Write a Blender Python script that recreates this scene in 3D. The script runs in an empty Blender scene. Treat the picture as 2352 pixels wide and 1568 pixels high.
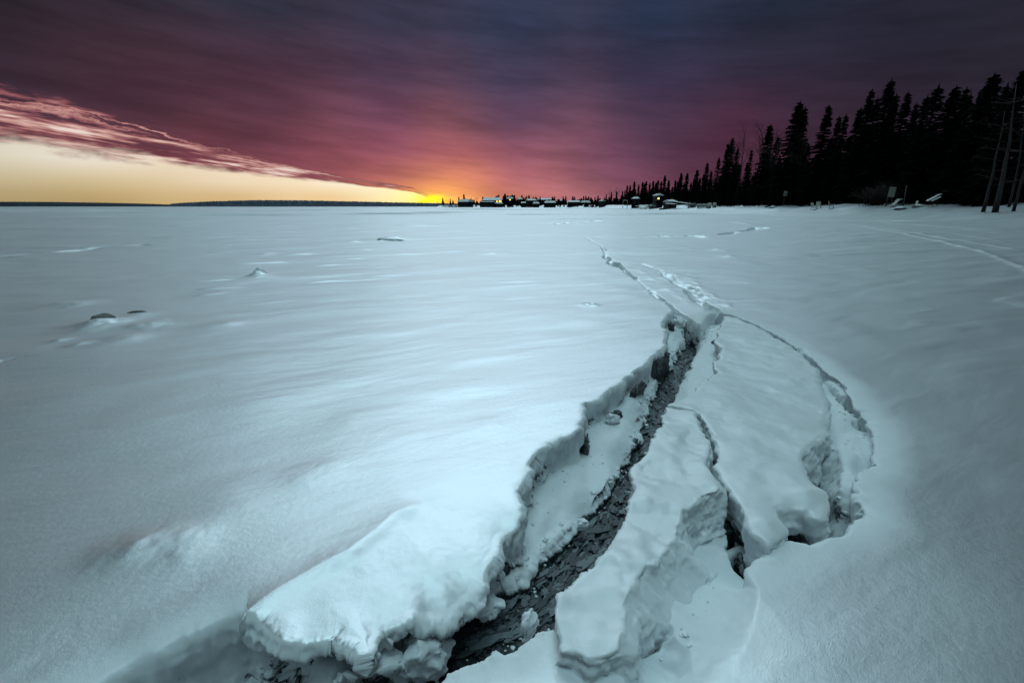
import bpy, math, random
import numpy as np
from mathutils import Vector, Matrix
R = math.radians
SC = bpy.context.scene
COL = SC.collection

# ------------------------------------------------------------------ camera
FP = 1045.3            # focal length in units of a 2352 px wide picture
PITCH = R(16.5)
CAMH = 1.2
cam = bpy.data.objects.new('camera', bpy.data.cameras.new('camera')); COL.objects.link(cam)
cam.location = (0, 0, CAMH)
cam.rotation_euler = (R(90) - PITCH, 0, 0)
cam.data.sensor_width = 36.0
cam.data.lens = FP / 2352 * 36.0
cam.data.clip_start = 0.05
cam.data.clip_end = 30000
SC.camera = cam
SC.view_settings.view_transform = 'Standard'
SC.view_settings.look = 'None'
SC.view_settings.exposure = 0.0
SC.view_settings.gamma = 1.0
SC.cycles.max_bounces = 6
SC.cycles.diffuse_bounces = 4
SC.cycles.glossy_bounces = 2
SC.cycles.caustics_reflective = False
SC.cycles.caustics_refractive = False

def ray(px, py):
    u = (px - 1176.0) / FP; v = (784.0 - py) / FP
    return np.array([u, math.cos(PITCH) + v * math.sin(PITCH), -math.sin(PITCH) + v * math.cos(PITCH)])
def G(px, py, z=0.0):
    d = ray(px, py); t = (z - CAMH) / d[2]
    return np.array([d[0] * t, d[1] * t])
def atdepth(px, py, D):
    d = ray(px, py); t = D / d[1]
    return (d[0] * t, D, CAMH + d[2] * t)
def angles(px, py):
    d = ray(px, py); d = d / np.linalg.norm(d)
    return math.degrees(math.atan2(d[0], d[1])), math.degrees(math.asin(d[2]))
def to_px(x, y, z):
    fy = y * math.cos(PITCH) - (z - CAMH) * math.sin(PITCH)
    up = y * math.sin(PITCH) + (z - CAMH) * math.cos(PITCH)
    fy = np.where(fy < 0.05, 0.05, fy)
    return 1176 + FP * x / fy, 784 - FP * up / fy
def lin(c):
    o = []
    for v in c[:3]:
        v = v / 255.0
        o.append(v / 12.92 if v <= 0.04045 else ((v + 0.055) / 1.055) ** 2.4)
    return tuple(o)

# ------------------------------------------------------------------ world
W = bpy.data.worlds.new('World'); SC.world = W; W.use_nodes = True
nt = W.node_tree; nt.nodes.clear()
def N(tree, t, **kw):
    n = tree.nodes.new(t)
    for k, v in kw.items(): setattr(n, k, v)
    return n
def mth(tree, op, a, b=None, c=None, clamp=False):
    n = N(tree, 'ShaderNodeMath', operation=op, use_clamp=clamp)
    for i, x in enumerate((a, b, c)):
        if x is None: continue
        if isinstance(x, (int, float)): n.inputs[i].default_value = x
        else: tree.links.new(x, n.inputs[i])
    return n.outputs[0]
def mixc(tree, f, a, b, blend='MIX', clampf=True):
    n = N(tree, 'ShaderNodeMix', data_type='RGBA', blend_type=blend, clamp_factor=clampf)
    for s, x in ((0, f), (6, a), (7, b)):
        if isinstance(x, (int, float)): n.inputs[s].default_value = x
        elif isinstance(x, tuple): n.inputs[s].default_value = (*x[:3], 1)
        else: tree.links.new(x, n.inputs[s])
    return n.outputs[2]
def ramp(tree, f, stops, interp='LINEAR'):
    n = N(tree, 'ShaderNodeValToRGB'); cr = n.color_ramp; cr.interpolation = interp
    while len(cr.elements) > 1: cr.elements.remove(cr.elements[-1])
    cr.elements[0].position = stops[0][0]; c = stops[0][1]
    cr.elements[0].color = (*c, 1) if isinstance(c, tuple) else (c, c, c, 1)
    for p, c in stops[1:]:
        e = cr.elements.new(p); e.color = (*c, 1) if isinstance(c, tuple) else (c, c, c, 1)
    if f is not None: tree.links.new(f, n.inputs[0])
    return n.outputs[0]
def smooth(tree, x, a, b):
    n = N(tree, 'ShaderNodeMapRange', interpolation_type='SMOOTHSTEP')
    tree.links.new(x, n.inputs[0]); n.inputs[1].default_value = a; n.inputs[2].default_value = b
    return n.outputs[0]

CLOUDS = [  # (x, y, sRGB) as seen on the cloud deck
 (0,5,(27,31,40)),(300,5,(42,44,56)),(600,5,(46,50,66)),(900,5,(46,55,75)),(1176,5,(40,57,80)),(1500,5,(34,51,74)),(1800,5,(37,46,64)),(2100,5,(38,40,55)),(2352,5,(38,38,50)),
 (0,100,(44,34,44)),(300,100,(68,46,58)),(600,100,(68,51,68)),(900,100,(64,57,80)),(1176,100,(53,61,88)),(1500,100,(46,54,80)),(1800,100,(43,44,63)),(2100,100,(39,37,52)),(2352,100,(42,40,52)),
 (0,200,(62,46,60)),(300,200,(76,50,64)),(600,200,(82,52,70)),(900,200,(82,60,84)),(1176,200,(70,62,89)),(1500,200,(57,51,77)),(1800,200,(49,41,59)),(2352,200,(40,36,48)),
 (0,300,(88,60,72)),(300,300,(92,58,72)),(600,300,(96,57,73)),(900,300,(116,70,94)),(1176,300,(96,68,96)),(1500,300,(74,54,78)),(1700,300,(75,40,61)),(2000,300,(52,38,54)),
 (400,370,(128,66,78)),(700,380,(132,70,88)),(900,380,(150,80,104)),(1050,380,(172,92,106)),(1176,380,(150,88,112)),(1400,380,(115,72,98)),(1600,380,(84,50,74)),(1900,380,(60,40,55)),
 (700,425,(160,90,90)),(900,430,(205,118,100)),(1000,430,(240,150,95)),(1100,430,(222,132,106)),(1200,430,(182,106,116)),(1400,430,(136,82,102)),(1550,430,(108,65,88)),(1700,430,(80,48,66)),
 (1000,462,(255,190,90)),(1060,462,(255,190,120)),(1150,462,(228,148,112)),(1300,462,(180,114,118)),(1450,462,(136,86,104)),(1700,462,(80,50,66)),(2200,462,(60,44,56))]
CLEAR = [(0,340,(226,222,208)),(0,380,(216,204,174)),(0,420,(188,168,120)),(0,455,(160,136,92)),(250,380,(240,230,212)),(250,430,(208,184,132)),(250,455,(176,148,96)),
 (500,405,(250,236,216)),(500,435,(220,190,134)),(500,458,(196,160,98)),(750,425,(255,242,216)),(750,455,(232,186,112)),(880,440,(255,246,214)),(880,460,(255,236,180)),(960,455,(255,250,180)),(990,462,(255,236,70))]
def grid_color(samples, az, el):
    w = 0; acc = np.zeros(3)
    for px, py, c in samples:
        a, e = angles(px, py)
        d2 = ((a - az) / 1.5) ** 2 + (e - el) ** 2
        k = 1 / (d2 + 0.5) ** 2
        w += k; acc += k * np.array(lin(c))
    return tuple(acc / w)
tc = N(nt, 'ShaderNodeTexCoord'); sep = N(nt, 'ShaderNodeSeparateXYZ'); nt.links.new(tc.outputs['Generated'], sep.inputs[0])
dx, dy, dz = sep.outputs
el = mth(nt, 'MULTIPLY', mth(nt, 'ARCSINE', dz), 180 / math.pi)
az = mth(nt, 'MULTIPLY', mth(nt, 'ARCTAN2', dx, dy), 180 / math.pi)
AZ0, AZ1 = -60.0, 60.0
uaz = mth(nt, 'DIVIDE', mth(nt, 'SUBTRACT', az, AZ0), AZ1 - AZ0, clamp=True)
def sky_grid(samples, els, nst):
    out = None
    for i, e in enumerate(els):
        row = ramp(nt, uaz, [(k / (nst - 1), grid_color(samples, AZ0 + (AZ1 - AZ0) * k / (nst - 1), e)) for k in range(nst)], 'B_SPLINE')
        if out is None: out = row
        else: out = mixc(nt, mth(nt, 'DIVIDE', mth(nt, 'SUBTRACT', el, els[i - 1]), e - els[i - 1], clamp=True), out, row)
    return out
cloud = sky_grid(CLOUDS, [0.3, 1.6, 3.5, 6, 9, 13, 18, 24], 31)
clear = sky_grid(CLEAR, [0.3, 1.2, 2.4, 4, 6.5], 25)
def az_curve(pts):   # elevation / 20 as a function of azimuth
    st = []
    for px, py in pts:
        a, e = angles(px, py); st.append(((a - AZ0) / (AZ1 - AZ0), max(0.0, min(1.0, e / 20.0))))
    return mth(nt, 'MULTIPLY', ramp(nt, uaz, st), 20.0)
e_low = az_curve([(0,326),(200,352),(400,381),(600,404),(800,424),(950,441),(1005,466),(1100,480)])
e_up = az_curve([(0,215),(150,255),(300,290),(500,350),(650,385),(800,415),(950,436),(1005,462),(1100,474)])
def noise_at(vec, scale, detail=3, rough=0.5, dim='3D'):
    n = N(nt, 'ShaderNodeTexNoise'); n.noise_dimensions = dim; n.inputs['Scale'].default_value = scale
    n.inputs['Detail'].default_value = detail; n.inputs['Roughness'].default_value = rough
    nt.links.new(vec, n.inputs['Vector']); return n.outputs[0]
def vec3(a, b, c=0.0):
    n = N(nt, 'ShaderNodeCombineXYZ')
    for i, x in enumerate((a, b, c)):
        if isinstance(x, (int, float)): n.inputs[i].default_value = x
        else: nt.links.new(x, n.inputs[i])
    return n.outputs[0]
# streak coordinates: across the band t = 0 at the lower edge, 1 at the upper one
band = mth(nt, 'ADD', mth(nt, 'SUBTRACT', e_up, e_low), 0.25)
nedge = noise_at(vec3(mth(nt, 'MULTIPLY', az, 0.16), mth(nt, 'MULTIPLY', el, 0.55)), 1.6, 5, 0.6)
nedge = mth(nt, 'MULTIPLY', mth(nt, 'SUBTRACT', nedge, 0.5), mth(nt, 'MULTIPLY', band, 0.75))
t = mth(nt, 'DIVIDE', mth(nt, 'SUBTRACT', mth(nt, 'ADD', el, nedge), e_low), band)
mcloud = smooth(nt, t, -0.14, 0.26)
elt = mth(nt, 'ADD', el, mth(nt, 'MULTIPLY', az, 0.12))
st1 = noise_at(vec3(mth(nt, 'MULTIPLY', az, 0.11), mth(nt, 'MULTIPLY', elt, 1.05), 2.0), 1.3, 4, 0.55)
st2 = noise_at(vec3(mth(nt, 'MULTIPLY', az, 0.28), mth(nt, 'MULTIPLY', elt, 2.6), 5.0), 1.3, 3, 0.5)
streak = mth(nt, 'ADD', mth(nt, 'MULTIPLY', st1, 0.62), mth(nt, 'MULTIPLY', st2, 0.38))
streak = smooth(nt, streak, 0.42, 0.66)
inband = mth(nt, 'MULTIPLY', smooth(nt, t, 1.25, 0.80), smooth(nt, az, -5.0, -12.0))
streak = mth(nt, 'MULTIPLY', streak, inband)
upstreak = noise_at(vec3(mth(nt, 'MULTIPLY', az, 0.10), mth(nt, 'MULTIPLY', t, 7.0), 3.0), 1.0, 3, 0.5)
upline = mth(nt, 'MULTIPLY', smooth(nt, mth(nt, 'ABSOLUTE', mth(nt, 'SUBTRACT', t, 0.90)), 0.26, 0.01), smooth(nt, upstreak, 0.42, 0.62))
streak = mth(nt, 'MAXIMUM', streak, mth(nt, 'MULTIPLY', upline, mth(nt, 'MULTIPLY', smooth(nt, az, -8.0, -16.0), 0.75)))
# broad dark and light swaths of the deck, running towards the sunset
sw = noise_at(vec3(mth(nt, 'MULTIPLY', az, 0.035), mth(nt, 'MULTIPLY', el, 0.20), 7.0), 1.3, 5, 0.6)
sw2 = noise_at(vec3(mth(nt, 'MULTIPLY', az, 0.09), mth(nt, 'MULTIPLY', mth(nt, 'ADD', el, mth(nt, 'MULTIPLY', az, 0.10)), 0.62), 11.0), 1.3, 5, 0.6)
swf = mth(nt, 'ADD', mth(nt, 'ADD', mth(nt, 'MULTIPLY', smooth(nt, sw, 0.3, 0.7), 0.20), 0.68), mth(nt, 'MULTIPLY', smooth(nt, sw2, 0.28, 0.72), 0.26))
cl2 = N(nt, 'ShaderNodeVectorMath', operation='SCALE'); nt.links.new(cloud, cl2.inputs[0]); nt.links.new(swf, cl2.inputs[3])
rose = ramp(nt, streak, [(0.0, lin((98, 56, 66))), (0.35, lin((142, 86, 92))), (0.62, lin((192, 140, 134))), (0.85, lin((218, 186, 176))), (1.0, lin((234, 216, 206)))])
cloudc = mixc(nt, smooth(nt, streak, 0.02, 0.30), cl2.outputs[0], rose)
darkband = mth(nt, 'MULTIPLY', smooth(nt, az, -9.0, -20.0), mth(nt, 'MULTIPLY', mth(nt, 'MULTIPLY', smooth(nt, t, 0.0, 0.12), smooth(nt, t, 0.5, 0.25)), inband))
cloudc = mixc(nt, mth(nt, 'MULTIPLY', darkband, mth(nt, 'SUBTRACT', 0.45, mth(nt, 'MULTIPLY', streak, 0.45))), cloudc, lin((112, 58, 68)))
sky = mixc(nt, mcloud, clear, cloudc)
# the sun breaking through on the horizon, with thin bars of cloud over it
SAZ, SEL = angles(992, 458)
g1x = mth(nt, 'DIVIDE', mth(nt, 'SUBTRACT', az, SAZ), 1.7)
g1y = mth(nt, 'DIVIDE', mth(nt, 'SUBTRACT', el, SEL - 0.1), 0.62)
g1 = mth(nt, 'POWER', 2.718, mth(nt, 'MULTIPLY', mth(nt, 'ADD', mth(nt, 'MULTIPLY', g1x, g1x), mth(nt, 'MULTIPLY', g1y, g1y)), -1.0))
bars = noise_at(vec3(mth(nt, 'MULTIPLY', az, 0.5), mth(nt, 'MULTIPLY', el, 6.0), 1.0), 1.0, 3, 0.6)
g1 = mth(nt, 'MULTIPLY', g1, mth(nt, 'ADD', 0.35, smooth(nt, bars, 0.35, 0.6)))
sky = mixc(nt, mth(nt, 'MULTIPLY', g1, 1.25, clamp=True), sky, (1.0, 0.86, 0.01))
g2x = mth(nt, 'DIVIDE', mth(nt, 'SUBTRACT', az, SAZ + 1.0), 4.5)
g2y = mth(nt, 'DIVIDE', mth(nt, 'SUBTRACT', el, SEL), 1.6)
g2 = mth(nt, 'POWER', 2.718, mth(nt, 'MULTIPLY', mth(nt, 'ADD', mth(nt, 'MULTIPLY', g2x, g2x), mth(nt, 'MULTIPLY', g2y, g2y)), -1.0))
add = N(nt, 'ShaderNodeMix', data_type='RGBA', blend_type='ADD'); nt.links.new(mth(nt, 'MULTIPLY', g2, 0.35), add.inputs[0])
nt.links.new(sky, add.inputs[6]); add.inputs[7].default_value = (1.0, 0.42, 0.06, 1)
sky = add.outputs[2]
# sky glow added out of view, ahead, overhead and behind, to light the snow
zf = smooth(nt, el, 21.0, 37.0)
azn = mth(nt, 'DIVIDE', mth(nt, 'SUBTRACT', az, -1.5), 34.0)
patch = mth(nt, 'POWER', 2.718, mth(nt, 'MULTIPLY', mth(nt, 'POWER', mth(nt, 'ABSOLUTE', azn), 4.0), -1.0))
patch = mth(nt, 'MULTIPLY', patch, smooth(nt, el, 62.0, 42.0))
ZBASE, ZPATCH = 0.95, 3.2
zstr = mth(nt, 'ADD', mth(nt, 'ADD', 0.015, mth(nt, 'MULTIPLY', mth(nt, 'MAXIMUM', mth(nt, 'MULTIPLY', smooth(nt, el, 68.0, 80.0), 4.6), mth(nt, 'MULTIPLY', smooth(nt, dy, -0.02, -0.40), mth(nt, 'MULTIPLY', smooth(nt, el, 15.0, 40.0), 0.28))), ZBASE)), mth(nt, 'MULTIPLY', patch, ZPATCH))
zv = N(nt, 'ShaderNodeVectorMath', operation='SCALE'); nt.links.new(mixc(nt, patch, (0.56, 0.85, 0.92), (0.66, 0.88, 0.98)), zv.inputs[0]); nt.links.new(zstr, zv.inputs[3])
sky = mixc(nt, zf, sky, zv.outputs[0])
back = smooth(nt, mth(nt, 'ABSOLUTE', az), 60.0, 110.0)
low = mth(nt, 'MULTIPLY', back, mth(nt, 'SUBTRACT', 1.0, zf))
sky = mixc(nt, low, sky, (0.035, 0.055, 0.062))
bg = N(nt, 'ShaderNodeBackground'); nt.links.new(sky, bg.inputs[0]); bg.inputs[1].default_value = 1.0
SUN_EL, SUN_AZ = 9.0, SAZ + 7.0
ns = N(nt, 'ShaderNodeTexSky'); ns.sky_type = 'NISHITA'; ns.sun_disc = False
ns.sun_elevation = R(1.0); ns.sun_rotation = R(SUN_AZ)
bg2 = N(nt, 'ShaderNodeBackground'); nt.links.new(ns.outputs[0], bg2.inputs[0]); bg2.inputs[1].default_value = 0.001
ads = N(nt, 'ShaderNodeAddShader'); nt.links.new(bg.outputs[0], ads.inputs[0]); nt.links.new(bg2.outputs[0], ads.inputs[1])
wo = N(nt, 'ShaderNodeOutputWorld'); nt.links.new(ads.outputs[0], wo.inputs[0])
W.cycles.sampling_method = 'MANUAL'; W.cycles.sample_map_resolution = 1024

# ------------------------------------------------------------------ sun
sl = bpy.data.lights.new('sun', 'SUN'); so = bpy.data.objects.new('sun', sl); COL.objects.link(so)
sl.energy = 0.12; sl.angle = R(30); sl.color = (0.80, 0.93, 1.0)
so.rotation_euler = (R(90 - SUN_EL), 0, R(180 - SUN_AZ))
so.location = (0, 0, 60)

# ------------------------------------------------------------------ tagging and mesh helpers
def tag(o, label=None, cat=None, group=None, kind=None):
    if label: o['label'] = label
    if cat: o['category'] = cat
    if group: o['group'] = group
    if kind: o['kind'] = kind
    return o
def mesh_np(name, V, F, mat=None, parent=None, smooth_=True, loc=None):
    """V (n,3); F (m,k) array or list of arrays of faces with equal size"""
    me = bpy.data.meshes.new(name)
    Fs = [np.asarray(f, dtype=np.int32) for f in (F if isinstance(F, list) else [F])]
    Fs = [f for f in Fs if f.size]
    V = np.asarray(V, dtype=np.float32)
    me.vertices.add(len(V)); me.vertices.foreach_set('co', V.ravel())
    nl = sum(f.size for f in Fs); npoly = sum(len(f) for f in Fs)
    me.loops.add(nl); me.polygons.add(npoly)
    me.loops.foreach_set('vertex_index', np.concatenate([f.ravel() for f in Fs]))
    tot = np.concatenate([np.full(len(f), f.shape[1], dtype=np.int32) for f in Fs])
    st = np.concatenate([[0], np.cumsum(tot)[:-1]]).astype(np.int32)
    me.polygons.foreach_set('loop_start', st)
    me.polygons.foreach_set('loop_total', tot)
    me.polygons.foreach_set('use_smooth', np.full(npoly, smooth_, dtype=bool))
    me.update(calc_edges=True)
    if mat: me.materials.append(mat)
    o = bpy.data.objects.new(name, me); COL.objects.link(o)
    if parent: o.parent = parent
    if loc is not None: o.location = loc
    return o
def empty(name, loc, rz=0.0):
    e = bpy.data.objects.new(name, None); COL.objects.link(e); e.location = loc; e.rotation_euler = (0, 0, rz)
    e.empty_display_size = 0.2
    return e
class MB:
    """collects shapes into one mesh"""
    def __init__(s): s.V = []; s.F = {}; s.n = 0
    def add(s, V, F):
        V = np.asarray(V, dtype=float); s.V.append(V)
        for f in F: s.F.setdefault(len(f), []).append([i + s.n for i in f])
        s.n += len(V)
    def box(s, x0, x1, y0, y1, z0, z1, bev=0.0, M=None):
        P = []
        b = bev
        if b <= 0:
            P = [(x, y, z) for z in (z0, z1) for y in (y0, y1) for x in (x0, x1)]
            F = [(0,2,3,1),(4,5,7,6),(0,1,5,4),(2,6,7,3),(0,4,6,2),(1,3,7,5)]
            V = np.array(P)
        else:
            V = []
            def ring(z, d): return [(x0+d,y0,z),(x1-d,y0,z),(x1,y0+d,z),(x1,y1-d,z),(x1-d,y1,z),(x0+d,y1,z),(x0,y1-d,z),(x0,y0+d,z)]
            def ring2(z): return [(x0+b,y0+b,z),(x1-b,y0+b,z),(x1-b,y0+b,z),(x1-b,y1-b,z),(x1-b,y1-b,z),(x0+b,y1-b,z),(x0+b,y1-b,z),(x0+b,y0+b,z)]
            V = ring(z0, b) + ring(z1 - b, b) + ring2(z1)
            F = [tuple(range(7, -1, -1))]
            for l in (0, 8):
                for i in range(8): F.append((l+i, l+(i+1)%8, l+8+(i+1)%8, l+8+i))
            F.append(tuple(range(16, 24)))
            V = np.array(V)
        if M is not None: V = np.array([M @ Vector(v) for v in V])
        s.add(V, F)
    def tube(s, pts, rads, n=6):
        pts = [Vector(p) for p in pts]; V = []; F = []
        for i, p in enumerate(pts):
            d = (pts[min(i+1, len(pts)-1)] - pts[max(i-1, 0)])
            if d.length < 1e-9: d = Vector((0,0,1))
            d.normalize(); a = d.orthogonal().normalized()
            a = Vector((1,0,0)) - d * d.x
            if a.length < 0.2: a = Vector((0,1,0)) - d * d.y
            a.normalize(); b = d.cross(a)
            for k in range(n):
                t_ = 2 * math.pi * k / n
                V.append(p + (a * math.cos(t_) + b * math.sin(t_)) * rads[i])
        for i in range(len(pts) - 1):
            for k in range(n):
                F.append((i*n+k, i*n+(k+1)%n, (i+1)*n+(k+1)%n, (i+1)*n+k))
        F.append(tuple(range(n-1, -1, -1))); F.append(tuple((len(pts)-1)*n + k for k in range(n)))
        s.add(np.array(V), F)
    def poly(s, P, F): s.add(np.array(P), F)
    def build(s, name, mat, parent=None, smooth_=False, loc=None):
        return mesh_np(name, np.concatenate(s.V), [np.array(v) for v in s.F.values()], mat, parent, smooth_, loc)

# ------------------------------------------------------------------ numpy noise
_rng = np.random.default_rng(7)
_T = _rng.random((64, 64, 64)).astype(np.float32)
def vnoise(x, y, z, seed=0):
    x = x + seed * 17.31; y = y + seed * 5.77; z = z + seed * 9.13
    xi = np.floor(x).astype(np.int32); yi = np.floor(y).astype(np.int32); zi = np.floor(z).astype(np.int32)
    fx = (x - xi).astype(np.float32); fy = (y - yi).astype(np.float32); fz = (z - zi).astype(np.float32)
    fx = fx*fx*(3-2*fx); fy = fy*fy*(3-2*fy); fz = fz*fz*(3-2*fz)
    x0 = xi & 63; x1 = (xi+1) & 63; y0 = yi & 63; y1 = (yi+1) & 63; z0 = zi & 63; z1 = (zi+1) & 63
    def l(a, b, f): return a + (b - a) * f
    c0 = l(l(_T[x0,y0,z0], _T[x1,y0,z0], fx), l(_T[x0,y1,z0], _T[x1,y1,z0], fx), fy)
    c1 = l(l(_T[x0,y0,z1], _T[x1,y0,z1], fx), l(_T[x0,y1,z1], _T[x1,y1,z1], fx), fy)
    return l(c0, c1, fz) * 2 - 1
def fbm(x, y, z, octaves=4, gain=0.5, seed=0):
    a = 1.0; s = 0; f = 1.0
    for i in range(octaves):
        s = s + a * vnoise(x * f, y * f, z * f, seed + i * 3); a *= gain; f *= 2.03
    return s
def sstep(a, b, x):
    t_ = np.clip((x - a) / (b - a), 0, 1); return t_ * t_ * (3 - 2 * t_)
def seg_sdf(X, Y, P, closed=True):
    """signed distance (negative inside) + nearest point, polygon P (n,2)"""
    P = np.asarray(P, dtype=np.float64); A = P if closed else P[:-1]; B = np.roll(P, -1, 0) if closed else P[1:]
    n = len(X); D = np.empty(n); NX = np.empty(n); NY = np.empty(n); S = np.ones(n); TT = np.empty(n)
    for s in range(0, n, 40000):
        x = X[s:s+40000, None]; y = Y[s:s+40000, None]
        ax, ay, bx, by = A[:,0], A[:,1], B[:,0], B[:,1]
        ex, ey = bx-ax, by-ay; L2 = ex*ex+ey*ey + 1e-12
        t_ = np.clip(((x-ax)*ex+(y-ay)*ey)/L2, 0, 1)
        qx = ax+t_*ex; qy = ay+t_*ey; d = (x-qx)**2+(y-qy)**2
        k = np.argmin(d, 1); r = np.arange(len(k))
        D[s:s+40000] = np.sqrt(d[r,k]); NX[s:s+40000] = qx[r,k]; NY[s:s+40000] = qy[r,k]; TT[s:s+40000] = k + t_[r,k]
        if closed:
            c = ((ay > y) != (by > y)) & (x < (bx-ax)*(y-ay)/(by-ay+1e-15)+ax)
            S[s:s+40000] = np.where(c.sum(1) % 2 == 1, -1, 1)
        else:
            cr = ex[k]*(Y[s:s+40000]-ay[k]) - ey[k]*(X[s:s+40000]-ax[k]); S[s:s+40000] = np.sign(cr)
    return D, S, NX, NY, TT
def idw(PX, PY, pts, eps=18.0, p=2.0):
    w = 0; a = 0
    for px, py, v in pts:
        k = 1.0 / (((PX-px)**2 + (PY-py)**2 + eps*eps) ** p); w = w + k; a = a + k * v
    return a / w
def polyG(pts, z=0.0): return np.array([G(x, y, z) for x, y in pts])
def roughen(P, n, amp, seed):
    """subdivide a closed outline and jitter it"""
    r = random.Random(seed); out = []
    m = len(P)
    for i in range(m):
        a = P[i]; b = P[(i+1) % m]; L = np.linalg.norm(b-a); k = max(1, int(L / n))
        for j in range(k):
            q = a + (b-a) * j / k
            s = amp * min(1.0, L / n)
            out.append(q + np.array([r.uniform(-s, s), r.uniform(-s, s)]))
    return np.array(out)

# ------------------------------------------------------------------ materials
def new_mat(name):
    m = bpy.data.materials.new(name); m.use_nodes = True; t_ = m.node_tree; t_.nodes.clear()
    out = N(t_, 'ShaderNodeOutputMaterial'); b = N(t_, 'ShaderNodeBsdfPrincipled'); t_.links.new(b.outputs[0], out.inputs[0])
    return m, t_, b, out
def tnoise(t_, vec, scale, detail=3, rough=0.5):
    n = N(t_, 'ShaderNodeTexNoise'); n.inputs['Scale'].default_value = scale; n.inputs['Detail'].default_value = detail
    n.inputs['Roughness'].default_value = rough
    if vec is not None: t_.links.new(vec, n.inputs['Vector'])
    return n.outputs[0]
def simple(name, color, rough=0.8, scale=6.0, var=0.35, bump=0.0, metal=0.0):
    m, t_, b, o = new_mat(name)
    g = N(t_, 'ShaderNodeTexCoord')
    n = tnoise(t_, g.outputs['Object'], scale, 4, 0.6)
    c = mixc(t_, n, tuple(v * (1 - var) for v in color), tuple(min(1, v * (1 + var)) for v in color))
    t_.links.new(c, b.inputs['Base Color']); b.inputs['Roughness'].default_value = rough; b.inputs['Metallic'].default_value = metal; b.inputs['Specular IOR Level'].default_value = 0.12
    if bump:
        bn = N(t_, 'ShaderNodeBump'); bn.inputs['Strength'].default_value = bump; bn.inputs['Distance'].default_value = 0.02
        t_.links.new(n, bn.inputs['Height']); t_.links.new(bn.outputs[0], b.inputs['Normal'])
    return m
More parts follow.
